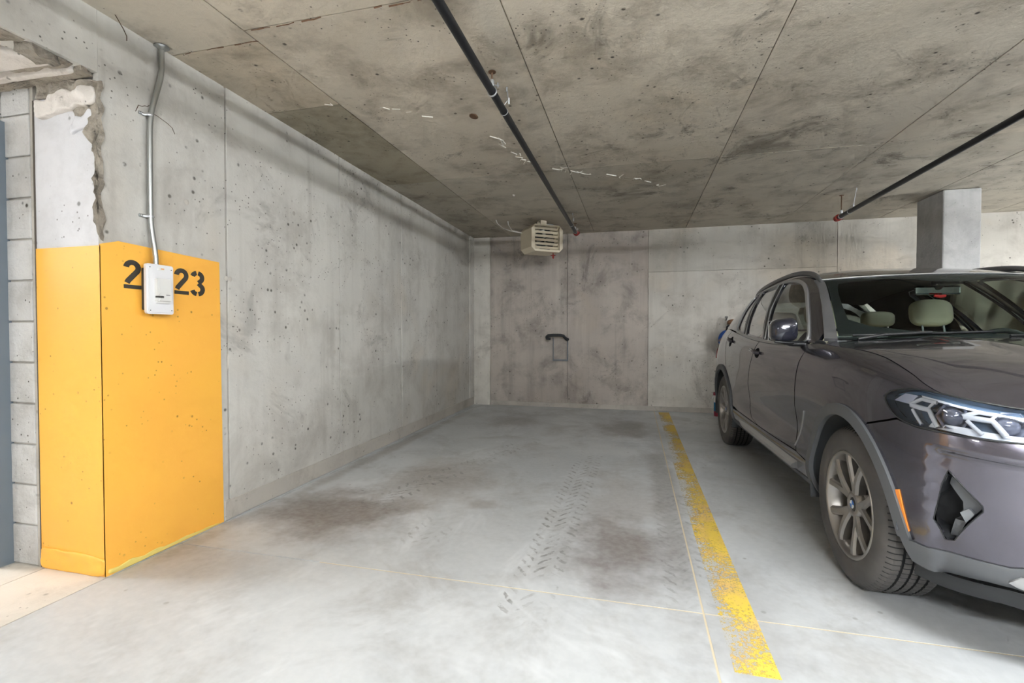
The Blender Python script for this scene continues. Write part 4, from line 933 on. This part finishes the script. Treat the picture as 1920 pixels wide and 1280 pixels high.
# hood
uc, un = .93, 2.02
fr_u = np.linspace(0, uc, 26); sd_u = np.linspace(uc, un, 40)
front = S(fr_u, VH(fr_u)); side = S(sd_u, VH(sd_u))
cm = spl_weights(np.array([0, .16, .42, .72, 1.]), np.linspace(0, 1, 40)) @ np.array([front[0], (.60, 0, 1.015), (.27, 0, 1.078), (-.05, 0, 1.118), (-.36, 0, 1.146)])
wv = np.linspace(0, 1, 26); cow = np.stack([cm[-1][0] + (side[-1][0] - cm[-1][0]) * wv ** 2, side[-1][1] * wv, cm[-1][2] + (side[-1][2] - cm[-1][2]) * wv ** 3], 1)
a = np.linspace(0, 1, 40)[:, None, None]; b = np.linspace(0, 1, 26)[None, :, None]
co = (1-b)*cm[:, None] + b*side[:, None] + (1-a)*front[None] + a*cow[None] - ((1-a)*(1-b)*front[0] + (1-a)*b*front[-1] + a*(1-b)*cow[0] + a*b*cow[-1])
aa, bb = a[..., 0], b[..., 0]
env = np.sin(np.pi * np.clip(aa, 0, 1)) ** .8
co[..., 2] += .030 * env * (bb ** .9) * (1 - bb ** 3.2) * 1.7                       # crowned towards the fenders
rid = .52 - .16 * (1 - aa); co[..., 2] += .012 * sstep(aa, .0, .25) * (1 - sstep(aa, .85, 1.0)) * np.exp(-((bb - rid) / .05) ** 2)
hd = Patch()
for sgn in (1, -1): hd.grid(co * np.array([1, sgn, 1]))
hd.f = [f if hd.n[f[0]][2] > 0 else f[::-1] for f in hd.f]; hd.n = [tuple(np.array(n) * (1 if n[2] > 0 else -1)) for n in hd.n]
part('hood', hd.mesh('hood'), 'carpaint')
# cowl panel under the windscreen
cg = []
for w in np.linspace(-1, 1, 40):
    c0 = np.array([np.interp(abs(w), wv, cow[:, i]) for i in range(3)]); c0[1] *= np.sign(w) if w else 1
    t0 = T(np.array([.03]), np.array([w * .98]))[0]; cg.append([c0 + (0, 0, -.012), c0 + (-.02, 0, -.03), (c0 + t0) / 2 + (0, 0, -.02), t0 + (.0, 0, .0)])
part('cowl_panel', Patch().grid(np.array(cg)).mesh('cowl'), 'blackp')
for (y0, y1) in ((-.70, -.10), (-.05, .62)):
    pts = []
    for q in np.linspace(0, 1, 12):
        y = y0 + (y1 - y0) * q; w = y / .80; p = T(np.array([.030 + .03 * q]), np.array([w]))[0]; pts.append(p + np.array([.01, 0, .006]))
    part('wiper', MB().tube(pts, .006, 6).tube([pts[6] + np.array([.02, 0, .006]), pts[2] + np.array([.05, 0, 0]), pts[0] + np.array([.06, .0, -.02])], .008, 6).mesh(), 'blackp')
# ------------------------------------------------------------------ headlights
def headlight(sd):
    fl = np.array([1, sd, 1])
    hl = part('headlight', Patch().trimmed(S, inset(HL, .004), (), .03, -.085, 0, (sd,)).mesh('bucket'), 'chrome', label='headlight with twin round projectors and bright light guides')
    e = resample(smooth_poly(HL, 1), .02); top = onS(S, e, .0) * fl; bot = onS(S, e, -.088) * fl
    part('lamp_wall', Patch().grid(np.stack([np.vstack([top, top[:1]]), np.vstack([bot, bot[:1]])], 1)).mesh('wall'), M['lampwall'], hl)
    part('gasket', MB().tube(list(onS(S, e, .0005) * fl), .0035, 6, closed=True).mesh(), 'blackp', hl)
    def strip(nm, poly, off, mat, h=.02, sk=.02): return part(nm, Patch().trimmed(S, poly, (), h, off, sk, (sd,)).mesh(nm), mat, hl)
    strip('upper_band', [(1.150,.700),(1.093,.731),(1.02,.762),(.938,.785),(.871,.799),(.786,.805),(.60,.798),(.50,.79),(.47,.775),(.60,.772),(.722,.772),(.804,.769),(.935,.758),(1.02,.745),(1.085,.718)], -.022, M['lampblue'])
    strip('top_light_bar', [(1.02,.744),(.935,.757),(.804,.768),(.60,.771),(.47,.774),(.47,.762),(.60,.757),(.804,.753),(.935,.744),(1.01,.735)], -.018, 'led')
    strip('corner_plate', [(1.147,.682),(1.092,.724),(1.027,.738),(1.067,.691)], -.016, M['lamplav'])
    strip('lower_tray', [(1.00,.624),(.878,.630),(.801,.635),(.735,.640),(.60,.642),(.47,.66),(.47,.69),(.60,.668),(.734,.664),(.875,.662),(.985,.645)], -.030, 'led')
    def guide(pts, w, off=-.016, mat='led'):
        P = onS(S, resample(pts, .03, False), off) * fl; part('light_guide', MB().tube(list(P), w, 8, squash=(1, .7)).mesh(), mat, hl)
    for dx in (0, .192, .385):
        k = 1 if dx == 0 else .92
        g_ = lambda pts: [(1.059 - dx + (u_ - 1.059) * k, v_ + dx * .10 + (0 if dx < .3 else -.012)) for u_, v_ in pts]
        if dx < .3:
            guide(g_([(1.059,.690),(.98,.696),(.952,.635)]), .0095)
            guide(g_([(1.062,.692),(1.012,.729),(.952,.738)]), .007)
            guide(g_([(1.051,.676),(1.012,.626)]), .007)
            guide(g_([(.962,.735),(.985,.70)]), .005)
            strip('guide_cell', g_([(1.046,.696),(1.010,.724),(.962,.730),(.985,.702)]), -.032, M['lampdark'])
            strip('guide_cell', g_([(1.044,.680),(.985,.690),(.962,.640),(1.006,.632)]), -.036, M['lampdark'])
        pc = (.920 - dx * .85, .695 + dx * .12)
        if dx > .3: continue
        c0 = onS(S, [pc], -.055)[0]; n0 = onS(S, [pc], 1)[0] - onS(S, [pc], 0)[0]; ax = Vector((n0 + np.array([.9, 0, 0]))).normalized()
        Mx = Matrix.Translation(Vector(c0 * fl)) @ Vector((ax.x, ax.y * sd, ax.z)).to_track_quat('Z', 'Y').to_matrix().to_4x4()
        part('projector_bezel', MB().lathe([(.048, .034), (.040, .022), (.034, .006), (.034, .0)], Mx, 6, smooth=False).mesh(), 'chrome', hl)
        part('projector_lens', MB().lathe([(.0335, .002), (.031, .014), (.024, .022), (.012, .027), (.0005, .0285)], Mx, 28).mesh(), M['lampball'], hl)
    part('lens', Patch().trimmed(S, smooth_poly(HL, 1), (), .03, .002, 0, (sd,)).mesh('lens'), 'lens', hl)
M['lampwall'] = paint('lamp_inner_wall', srgb(120, 138, 158), .3); M['lampblue'] = paint('lamp_smoked_blue', srgb(96, 120, 146), .25)
M['lamplav'] = paint('lamp_pale_plate', srgb(202, 208, 228), .3); M['lampdark'] = paint('lamp_dark_cell', srgb(76, 90, 106), .25)
M['lampball'] = NB('projector_glass').done(srgb(120, 124, 140), .05, .3)
for sd in (-1, 1): headlight(sd)

# ------------------------------------------------------------------ roof, pillars, glass
WF = [(-1.45,.055),(-1.80,.905),(-1.50,.91),(-1.36,.885),(-1.22,.82),(-1.05,.74),(-.89,.63),(-.78,.49),(-.71,.30),(-.69,.14),(-.72,.06),(-.80,.05)]
WR = [(-1.53,.055),(-1.95,.912),(-2.30,.90),(-2.455,.885),(-2.08,.062)]
WQ = [(-2.20,.065),(-2.53,.885),(-2.66,.868),(-2.615,.6),(-2.56,.35),(-2.515,.12),(-2.45,.07)]
DLO = [(-.72,-.012),(-.655,.10),(-.672,.32),(-.75,.53),(-.87,.68),(-1.04,.785),(-1.20,.865),(-1.34,.925),(-1.50,.955),(-1.9,.957),(-2.5,.935),(-2.71,.912),(-2.665,.6),(-2.60,.3),(-2.555,.04),(-2.47,-.012)]
frame = gp([(-.53,.05),(-.56,.96),(-.9,.985),(-1.4,.99),(-2.4,.99),(-3.30,.99),(-3.30,.01),(-2.5,.01),(-1.0,.01)])
hol = [gp(WF), gp(WR), gp(WQ)]
pair('pillar_frame', lambda sd: Patch().trimmed(Gs, frame, hol, .035, 0, .02, (sd,)).mesh('frame'), 'carpaint')
pair('pillar_gap_trim', lambda sd: Patch().trimmed(Gs, gp([(-1.44,.03),(-1.80,.93),(-1.97,.935),(-1.54,.03)]), (), .03, .004, .004, (sd,)).trimmed(Gs, gp([(-2.07,.03),(-2.45,.905),(-2.55,.90),(-2.21,.03)]), (), .03, .004, .004, (sd,)).mesh('pillars'), 'blackp')
pair('window_trim', lambda sd: Patch().trimmed(Gs, smooth_poly(gp(DLO), 1), [inset(smooth_poly(gp(DLO), 1), .019)], .02, .010, .014, (sd,)).mesh('trim'), 'satin', label='satin grey trim around the side windows')
for sd in (-1, 1):
    for (x0, x1) in ((-1.462, -1.805), (-1.518, -1.945), (-2.095, -2.465), (-2.185, -2.52)):
        P = onS(Gs, gp([(x0, .04), ((x0 + x1) / 2, .48), (x1, .92)]), .008) * np.array([1, sd, 1]); part('pillar_strip', MB().tube(list(P), .006, 6).mesh(), 'satin')
for nm, w, mt in (('front_side_window', WF, 'glass'), ('rear_side_window', WR, 'privacy'), ('quarter_window', WQ, 'privacy')):
    pair(nm, lambda sd: Patch().trimmed(Gs, inset(gp(w), -.006), (), .035, -.006, 0, (sd,)).mesh(nm), mt)
pair('sail_panel', lambda sd: Patch().trimmed(Gs, gp([(-.655,.05),(-.70,.02),(-.82,.02),(-.79,.10),(-.745,.33),(-.70,.30)]), (), .02, .004, .01, (sd,)).mesh('sail'), 'blackp')
R3 = RT[3]; WW = .66
ws = [(.0, -.955*WW), (.0, .955*WW), (R3*.5, .955*WW), (R3 - .012, .95*WW), (R3 - .012, -.95*WW), (R3*.5, -.955*WW)]
UPR = np.array([-1.2, 0, .6])
part('windscreen', Patch().trimmed(Tw, ws, (), .04, .0, 0, (1,), UPR).mesh('windscreen'), 'windscreen')
ins = [(.055, -.86*WW), (.055, .86*WW), (R3*.55, .89*WW), (R3 - .12, .87*WW), (R3 - .085, .80*WW), (R3 - .075, .35*WW), (R3 - .20, .16*WW), (R3 - .20, -.16*WW), (R3 - .075, -.35*WW), (R3 - .085, -.80*WW), (R3 - .12, -.87*WW), (R3*.55, -.89*WW)]
part('windscreen_frit', Patch().trimmed(Tw, inset(ws, .004), [smooth_poly(ins, 2)], .03, -.004, 0, (1,), UPR).mesh('frit'), 'void')
pair('pillar_trim', lambda sd: Patch().trimmed(Tw, [(.0, .957*WW), (.0, 1.03*WW), (R3*.5, 1.02*WW), (R3 + .02, 1.02*WW), (R3 - .005, .955*WW)], (), .02, .004, .02, (sd,), UPR).mesh('ptrim'), 'rail')
part('roof', Patch().trimmed(Tw, [(R3, -.99*WW), (R3, .99*WW), (RMAX, .99*WW), (RMAX, -.99*WW)], (), .05, 0, .015, (1,), UPR).mesh('roof'), 'carpaint')
part('headlining', Patch().trimmed(Tw, [(R3 - .02, -.97*WW), (R3 - .02, .97*WW), (RMAX - .02, .97*WW), (RMAX - .02, -.97*WW)], (), .08, -.03, 0, (1,), UPR).mesh('lining'), M['void'])
w_ = np.linspace(-.97, .97, 30); pp = T(np.full(30, R3 - .004), w_) + np.array([0, 0, .004]); part('roof_front_edge', MB().tube(list(pp), .005, 6).mesh(), 'satin')
# tail: rear glass and tailgate top
tu = np.linspace(0, 1, 24); topc = T(np.full(24, RMAX), tu); botc = np.array([S(np.array([UMAX - (UMAX - UC[12]) * q]), np.array([VMAX]))[0] for q in tu])
gl = np.stack([topc + (botc - topc) * k + np.array([-.05 * math.sin(math.pi * k), 0, 0]) for k in np.linspace(0, 1, 8)], 1)
tg = Patch(); tg.grid(gl); tg.grid(gl * np.array([1, -1, 1])); part('rear_window', tg.mesh('rear_window'), 'privacy')
pair('pillar_base', lambda sd: ell((-.545, .850 * sd, 1.100), (.085, .022, .024), None, 16, 10), 'blackp')
# roof rails
def rail(sd):
    xs_ = np.linspace(-1.10, -3.05, 30); y = np.interp(-xs_, -_E[::-1, 0], _E[::-1, 1]); z = np.interp(-xs_, -_E[::-1, 0], _E[::-1, 2]); q = np.linspace(0, 1, 30)
    lift = .024 * np.clip(np.minimum(q / .10, (1 - q) / .12), 0, 1) ** .6
    return MB().tube([(a_, (b_ - .012) * sd, c_ + l_) for a_, b_, c_, l_ in zip(xs_, y, z, lift)], list(.009 + .007 * np.clip(np.minimum(q / .05, (1 - q) / .05), 0, 1)), 10, squash=(1.2, .9)).mesh()
pair('roof_rail', rail, 'rail')
part('roof_antenna', MB().prism([(-2.75,0),(-2.93,0),(-2.90,.035),(-2.88,.04)], -.012, .012, T4(0, 0, 1.608) @ Matrix(((1,0,0,0),(0,0,1,0),(0,1,0,0),(0,0,0,1)))).mesh(), 'carpaint')
# door mirrors
for sd in (-1, 1):
    m = MB(); vs = []; fs = []; ns, nr = 24, 10
    prof = [(-.004, .10), (.004, .62), (.02, .88), (.05, 1.0), (.085, .99), (.115, .93), (.135, .78), (.146, .5), (.150, .12)]
    for (dx, k) in prof:
        for j in range(ns):
            a_ = 2 * math.pi * j / ns; c_, s_ = math.cos(a_), math.sin(a_); f = lambda q, e: math.copysign(abs(q) ** e, q)
            yy = 1.000 + .075 * k * f(c_, .62); zz = 1.178 + (.076 if s_ > 0 else .070) * k * f(s_, .62) - .12 * (yy - 1.0) * (1 if s_ > 0 else .2)
            vs.append((-.755 + dx, yy * sd, zz))
    for i in range(len(prof) - 1):
        for j in range(ns): fs.append((i*ns+j, i*ns+(j+1) % ns, (i+1)*ns+(j+1) % ns, (i+1)*ns+j))
    m.add(vs, fs, True); m.add(vs[-ns:], [tuple(range(ns))], True); dm = part('door_mirror', m.mesh(), M['mirrorpaint'] if 'mirrorpaint' in M else 'carpaint')
    part('mirror_glass', MB().box((-.760, .935 * sd if sd > 0 else -1.065, 1.115), (-.754, 1.065 * sd if sd > 0 else -.935, 1.240), None, .004).mesh(), 'mirrorglass', dm)
    part('mirror_arm', MB().tube([(-.69, .99 * sd, 1.108), (-.69, .95 * sd, 1.098), (-.70, .90 * sd, 1.098), (-.70, .86 * sd, 1.098)], [.022, .026, .028, .03], 10, squash=(.62, 1.3)).mesh(), 'blackp', dm)
    part('mirror_base', MB().tube([(-.65, 1.055 * sd, 1.112), (-.645, 1.0 * sd, 1.106), (-.66, .955 * sd, 1.106)], .014, 8, squash=(.6, 1.2)).mesh(), 'blackp', dm)

# ------------------------------------------------------------------ interior
part('dashboard', MB().box((-1.02, -.76, .70), (-.50, .76, 1.075), None, .05).box((-.95, .18, 1.06), (-.72, .56, 1.125), None, .025).mesh(), 'dash')
part('dash_top', Patch().grid(np.array([[(-.48 - .5 * a_, y_, 1.07 + .035 * math.sin(a_ * 2.6)) for a_ in np.linspace(0, 1, 8)] for y_ in np.linspace(-.76, .76, 12)])).mesh('dash_top'), 'dash')
sw = part('steering_wheel', MB().tube([Vector((0, .185 * math.cos(t * math.pi / 18), .185 * math.sin(t * math.pi / 18))) for t in range(36)], .017, 10, closed=True).mesh(), 'blackp')
sw.location = (-1.02, .37, 1.01); sw.rotation_euler = (0, math.radians(-25), 0)
part('hub', MB().box((-.02, -.07, -.05), (.03, .07, .05), None, .015).box((-.008, -.17, -.014), (.008, .17, .014)).box((-.008, -.014, -.17), (.008, .014, 0)).mesh(), 'blackp', sw)
part('cabin_floor', MB().box((-3.5, -.80, .34), (-.4, .80, .40)).mesh(), 'void')
def seat(y, x, rear=False):
    t = part('seat', MB().box((x - .02, y - .25, .42), (x + .50, y + .25, .66), None, .06).mesh(), 'leather')
    Mt = T4(x, y, .60) @ R4('Y', -18); part('seat_back', MB().box((-.12, -.24, 0), (.02, .24, .60), Mt, .05).box((-.10, -.27, .05), (.05, -.20, .42), Mt, .03).box((-.10, .20, .05), (.05, .27, .42), Mt, .03).mesh(), 'leather', t)
    hp = Mt @ Vector((-.04, 0, .765))
    hr = part('headrest', ell((0, 0, 0), (.055, .140, .105), None, 24, 14, .62), 'leather', t); hr.location = hp; hr.rotation_euler = (0, math.radians(-10), 0)
    part('headrest_post', MB().tube([Mt @ Vector((-.045, -.07, .58)), Mt @ Vector((-.04, -.07, .71))], .007, 8).tube([Mt @ Vector((-.045, .07, .58)), Mt @ Vector((-.04, .07, .71))], .007, 8).mesh(), 'zinc', t)
    return t
seat(.37, -1.55); seat(-.37, -1.55)
rb = part('rear_bench', MB().box((-2.62, -.66, .45), (-2.10, .66, .68), None, .06).box((-.12, -.66, 0), (.03, .66, .60), T4(-2.55, 0, .60) @ R4('Y', -14), .05).mesh(), 'leather')
for y in (-.42, 0, .42):
    hr = part('rear_headrest', ell((0, 0, 0), (.05, .14, .075 if y else .05), None, 20, 12, .62), 'leather', rb); hr.location = (-2.74, y, 1.29 if y else 1.255)
part('cabin_mirror', MB().box((-1.075, -.125, 1.405), (-1.05, .125, 1.465), R4('Y', 0), .012).mesh(), 'mirrorglass')
part('mirror_stem', MB().tube([(-1.05, 0, 1.45), (-.99, 0, 1.49), (-1.0, 0, 1.51)], .018, 8).box((-1.04, -.05, 1.46), (-.93, .05, 1.50), None, .01).mesh(), 'blackp')
part('red_charm', MB().tube([(-1.035, -.03, 1.40), (-1.03, .0, 1.392), (-1.035, .03, 1.398)], .009, 8).mesh(), paint('red_ribbon', srgb(220, 30, 40), .5), label='red ribbon on the cabin mirror')

# ------------------------------------------------------------------ wheels
def tyre_mesh():
    pr = [(.236, -.018, 0), (.243, -.010, 0), (.250, -.006, 0), (.262, -.003, 0), (.285, -.0005, 0), (.305, 0, 0), (.322, -.0025, 0), (.336, -.008, 0), (.347, -.015, 1), (.355, -.024, 1), (.3595, -.034, 1)]
    zs = []
    for a_, b_ in ((-.036, -.064), (-.075, -.101), (-.111, -.134), (-.144, -.170), (-.181, -.209)):
        lo = 1 if a_ == -.036 or b_ == -.209 else 2
        zs += [(.3615, a_, lo), (.3632 - .0006 * abs(a_ + .12) / .1, (a_ + b_) / 2, lo), (.3622, b_, lo)]
        if b_ > -.2: zs += [(.3545, b_ - .0012, 3), (.3545, b_ - .0092, 3)]
    pr = pr + zs + [(.3595, -.211, 1), (.352, -.222, 1), (.34, -.232, 0), (.31, -.241, 0), (.28, -.239, 0), (.25, -.232, 0), (.236, -.224, 0)]
    n = len(pr); seg = 336; vs = []; fs = []; mi = []
    for k in range(seg):
        a_ = 2 * math.pi * k / seg
        for r, z, c in pr:
            if c == 1 and k % 4 == 0: r -= .0035 if z < -.02 else .002
            if c == 2 and k % 4 == 2: r -= .0022
            vs.append((r * math.cos(a_), r * math.sin(a_), z))
    for k in range(seg):
        j = (k + 1) % seg
        for i in range(n - 1):
            fs.append((k*n+i, j*n+i, j*n+i+1, k*n+i+1)); c0, c1 = pr[i][2], pr[i+1][2]
            mi.append(1 if (c0 == 3 or c1 == 3) or (c0 in (1, 2) and c1 in (1, 2) and k % 4 == (0 if c0 == 1 else 2) and i > 7) else 0)
    me = bpy.data.meshes.new('tyre'); me.from_pydata(vs, [], fs); me.polygons.foreach_set('use_smooth', [True] * len(fs))
    me.materials.append(M['tyre']); me.materials.append(M['tread']); me.polygons.foreach_set('material_index', mi); me.update()
    try: me.set_sharp_from_angle(angle=math.radians(35))
    except Exception: pass
    return me
TY = tyre_mesh()
BAR = MB().lathe([(.243, -.020), (.246, -.012), (.243, -.006), (.236, -.005), (.230, -.010), (.226, -.022), (.222, -.030), (.205, -.10), (.20, -.20), (.236, -.225)], None, 64).mesh()
BAR.materials.append(M['alloy'])
def spoke_mesh():
    """one of five V shaped double spokes"""
    m = MB()
    for s in (-1, 1):
        st = [(.045, 0, .024, -.030), (.085, 5, .025, -.026), (.12, 9.5, .0225, -.021), (.16, 13.5, .0205, -.017), (.20, 16.5, .0205, -.015), (.229, 18, .025, -.016)]
        vs = []
        for r, ang, hw, z in st:
            a_ = math.radians(s * ang); c = Vector((r * math.cos(a_), r * math.sin(a_), 0)); t = Vector((-math.sin(a_), math.cos(a_), 0))
            for q, dz in ((-1, -.040), (-.92, -.010), (-.50, 0), (.50, 0), (.92, -.010), (1, -.040)): vs.append(c + t * hw * q + Vector((0, 0, z + dz)))
        fs = []
        for i in range(len(st) - 1):
            for j in range(5): fs.append((i*6+j, (i+1)*6+j, (i+1)*6+j+1, i*6+j+1))
            fs.append((i*6+5, (i+1)*6+5, (i+1)*6, i*6))
        m.add(vs, fs)
    me = m.mesh('spoke'); me.materials.append(M['alloy']); return me
SPK = spoke_mesh()
HUB = MB().lathe([(.0, -.034), (.033, -.034), (.036, -.028), (.052, -.028), (.060, -.034), (.066, -.050), (.066, -.08)], None, 40).mesh(); HUB.materials.append(M['alloy'])
CAP = MB().lathe([(0, -.0265), (.022, -.0275), (.0315, -.031), (.0325, -.036)], None, 32).mesh(); CAP.materials.append(M['blackp'])
BOLT = MB().lathe([(0, -.030), (.008, -.030), (.009, -.036), (.009, -.05)], T4(.046, 0, 0), 8).mesh(); BOLT.materials.append(M['disc'])
DSC = MB().lathe([(.07, -.10), (.165, -.10), (.165, -.125), (.07, -.125), (.07, -.06), (.0, -.06)], None, 48).mesh(); DSC.materials.append(M['disc'])
CLP = MB().box((.09, -.075, -.145), (.178, .075, -.075), None, .012).mesh(); CLP.materials.append(M['rail'])
def sector(a0, r, n=8): return [(0, 0)] + [(r * math.cos(a0 + math.pi/2*i/n), r * math.sin(a0 + math.pi/2*i/n)) for i in range(n + 1)]
for (wx, sd, rot) in ((0, -1, 8), (0, 1, 30), (-2.864, -1, 50), (-2.864, 1, 12)):
    w = bpy.data.objects.new('wheel', None); COL.objects.link(w); w.parent = CAR; w.empty_display_size = .1
    w.location = (wx, .925 * sd, .3625); w.rotation_euler = (math.radians(90 if sd < 0 else -90), 0, 0)
    q = link('tyre', TY, w); rm = link('rim', BAR, w); rm.rotation_euler = (0, 0, math.radians(rot))
    link('brake_disc', DSC, w); cl = link('brake_caliper', CLP, w); cl.rotation_euler = (0, 0, math.radians(160))
    for i in range(5): o = link('spoke', SPK, w); o.rotation_euler = (0, 0, math.radians(rot + 72 * i)); o = link('wheel_bolt', BOLT, w); o.rotation_euler = (0, 0, math.radians(rot + 36 + 72 * i))
    link('hub', HUB, w); cp_ = link('centre_cap', CAP, w)
    cap_m = MB()
    if 'BDG' not in globals():
        mb = [MB(), MB()]
        for i in range(4): mb[i % 2].prism(sector(i * math.pi / 2, .019), -.0275, -.0262)
        BDG = [b_.mesh() for b_ in mb]; BDG[0].materials.append(M['badgeblue']); BDG[1].materials.append(M['badgewhite'])
    link('badge_blue_field', BDG[0], w); link('badge_white_field', BDG[1], w)
# wheel wells and underbody
for wx in (0, -2.864):
    for sd in (-1, 1):
        m = MB(); n = 30; a0_, a1_ = (7, 194) if wx == 0 else (-14, 194); ang = [math.radians(a0_ + (a1_ - a0_) * i / n) for i in range(n + 1)]
        vs = [(wx + .440 * math.cos(a_), y * sd, .36 + .440 * math.sin(a_)) for a_ in ang for y in (.925, .60)]
        m.add(vs, [(2*i, 2*i+1, 2*i+3, 2*i+2) for i in range(n)], True); m.add([(wx, .60 * sd, .36)] + [vs[2*i+1] for i in range(n + 1)], [(0, i + 1, i + 2) for i in range(n)])
        part('wheel_well', m.mesh(), M['well'] if 'well' in M else 'void')
part('underbody', MB().box((-3.55, -.62, .22), (.62, .62, .30)).box((-2.30, -.80, .24), (-.56, .80, .30)).box((-3.0, -.6, .30), (.1, .6, .36)).mesh(), 'void')
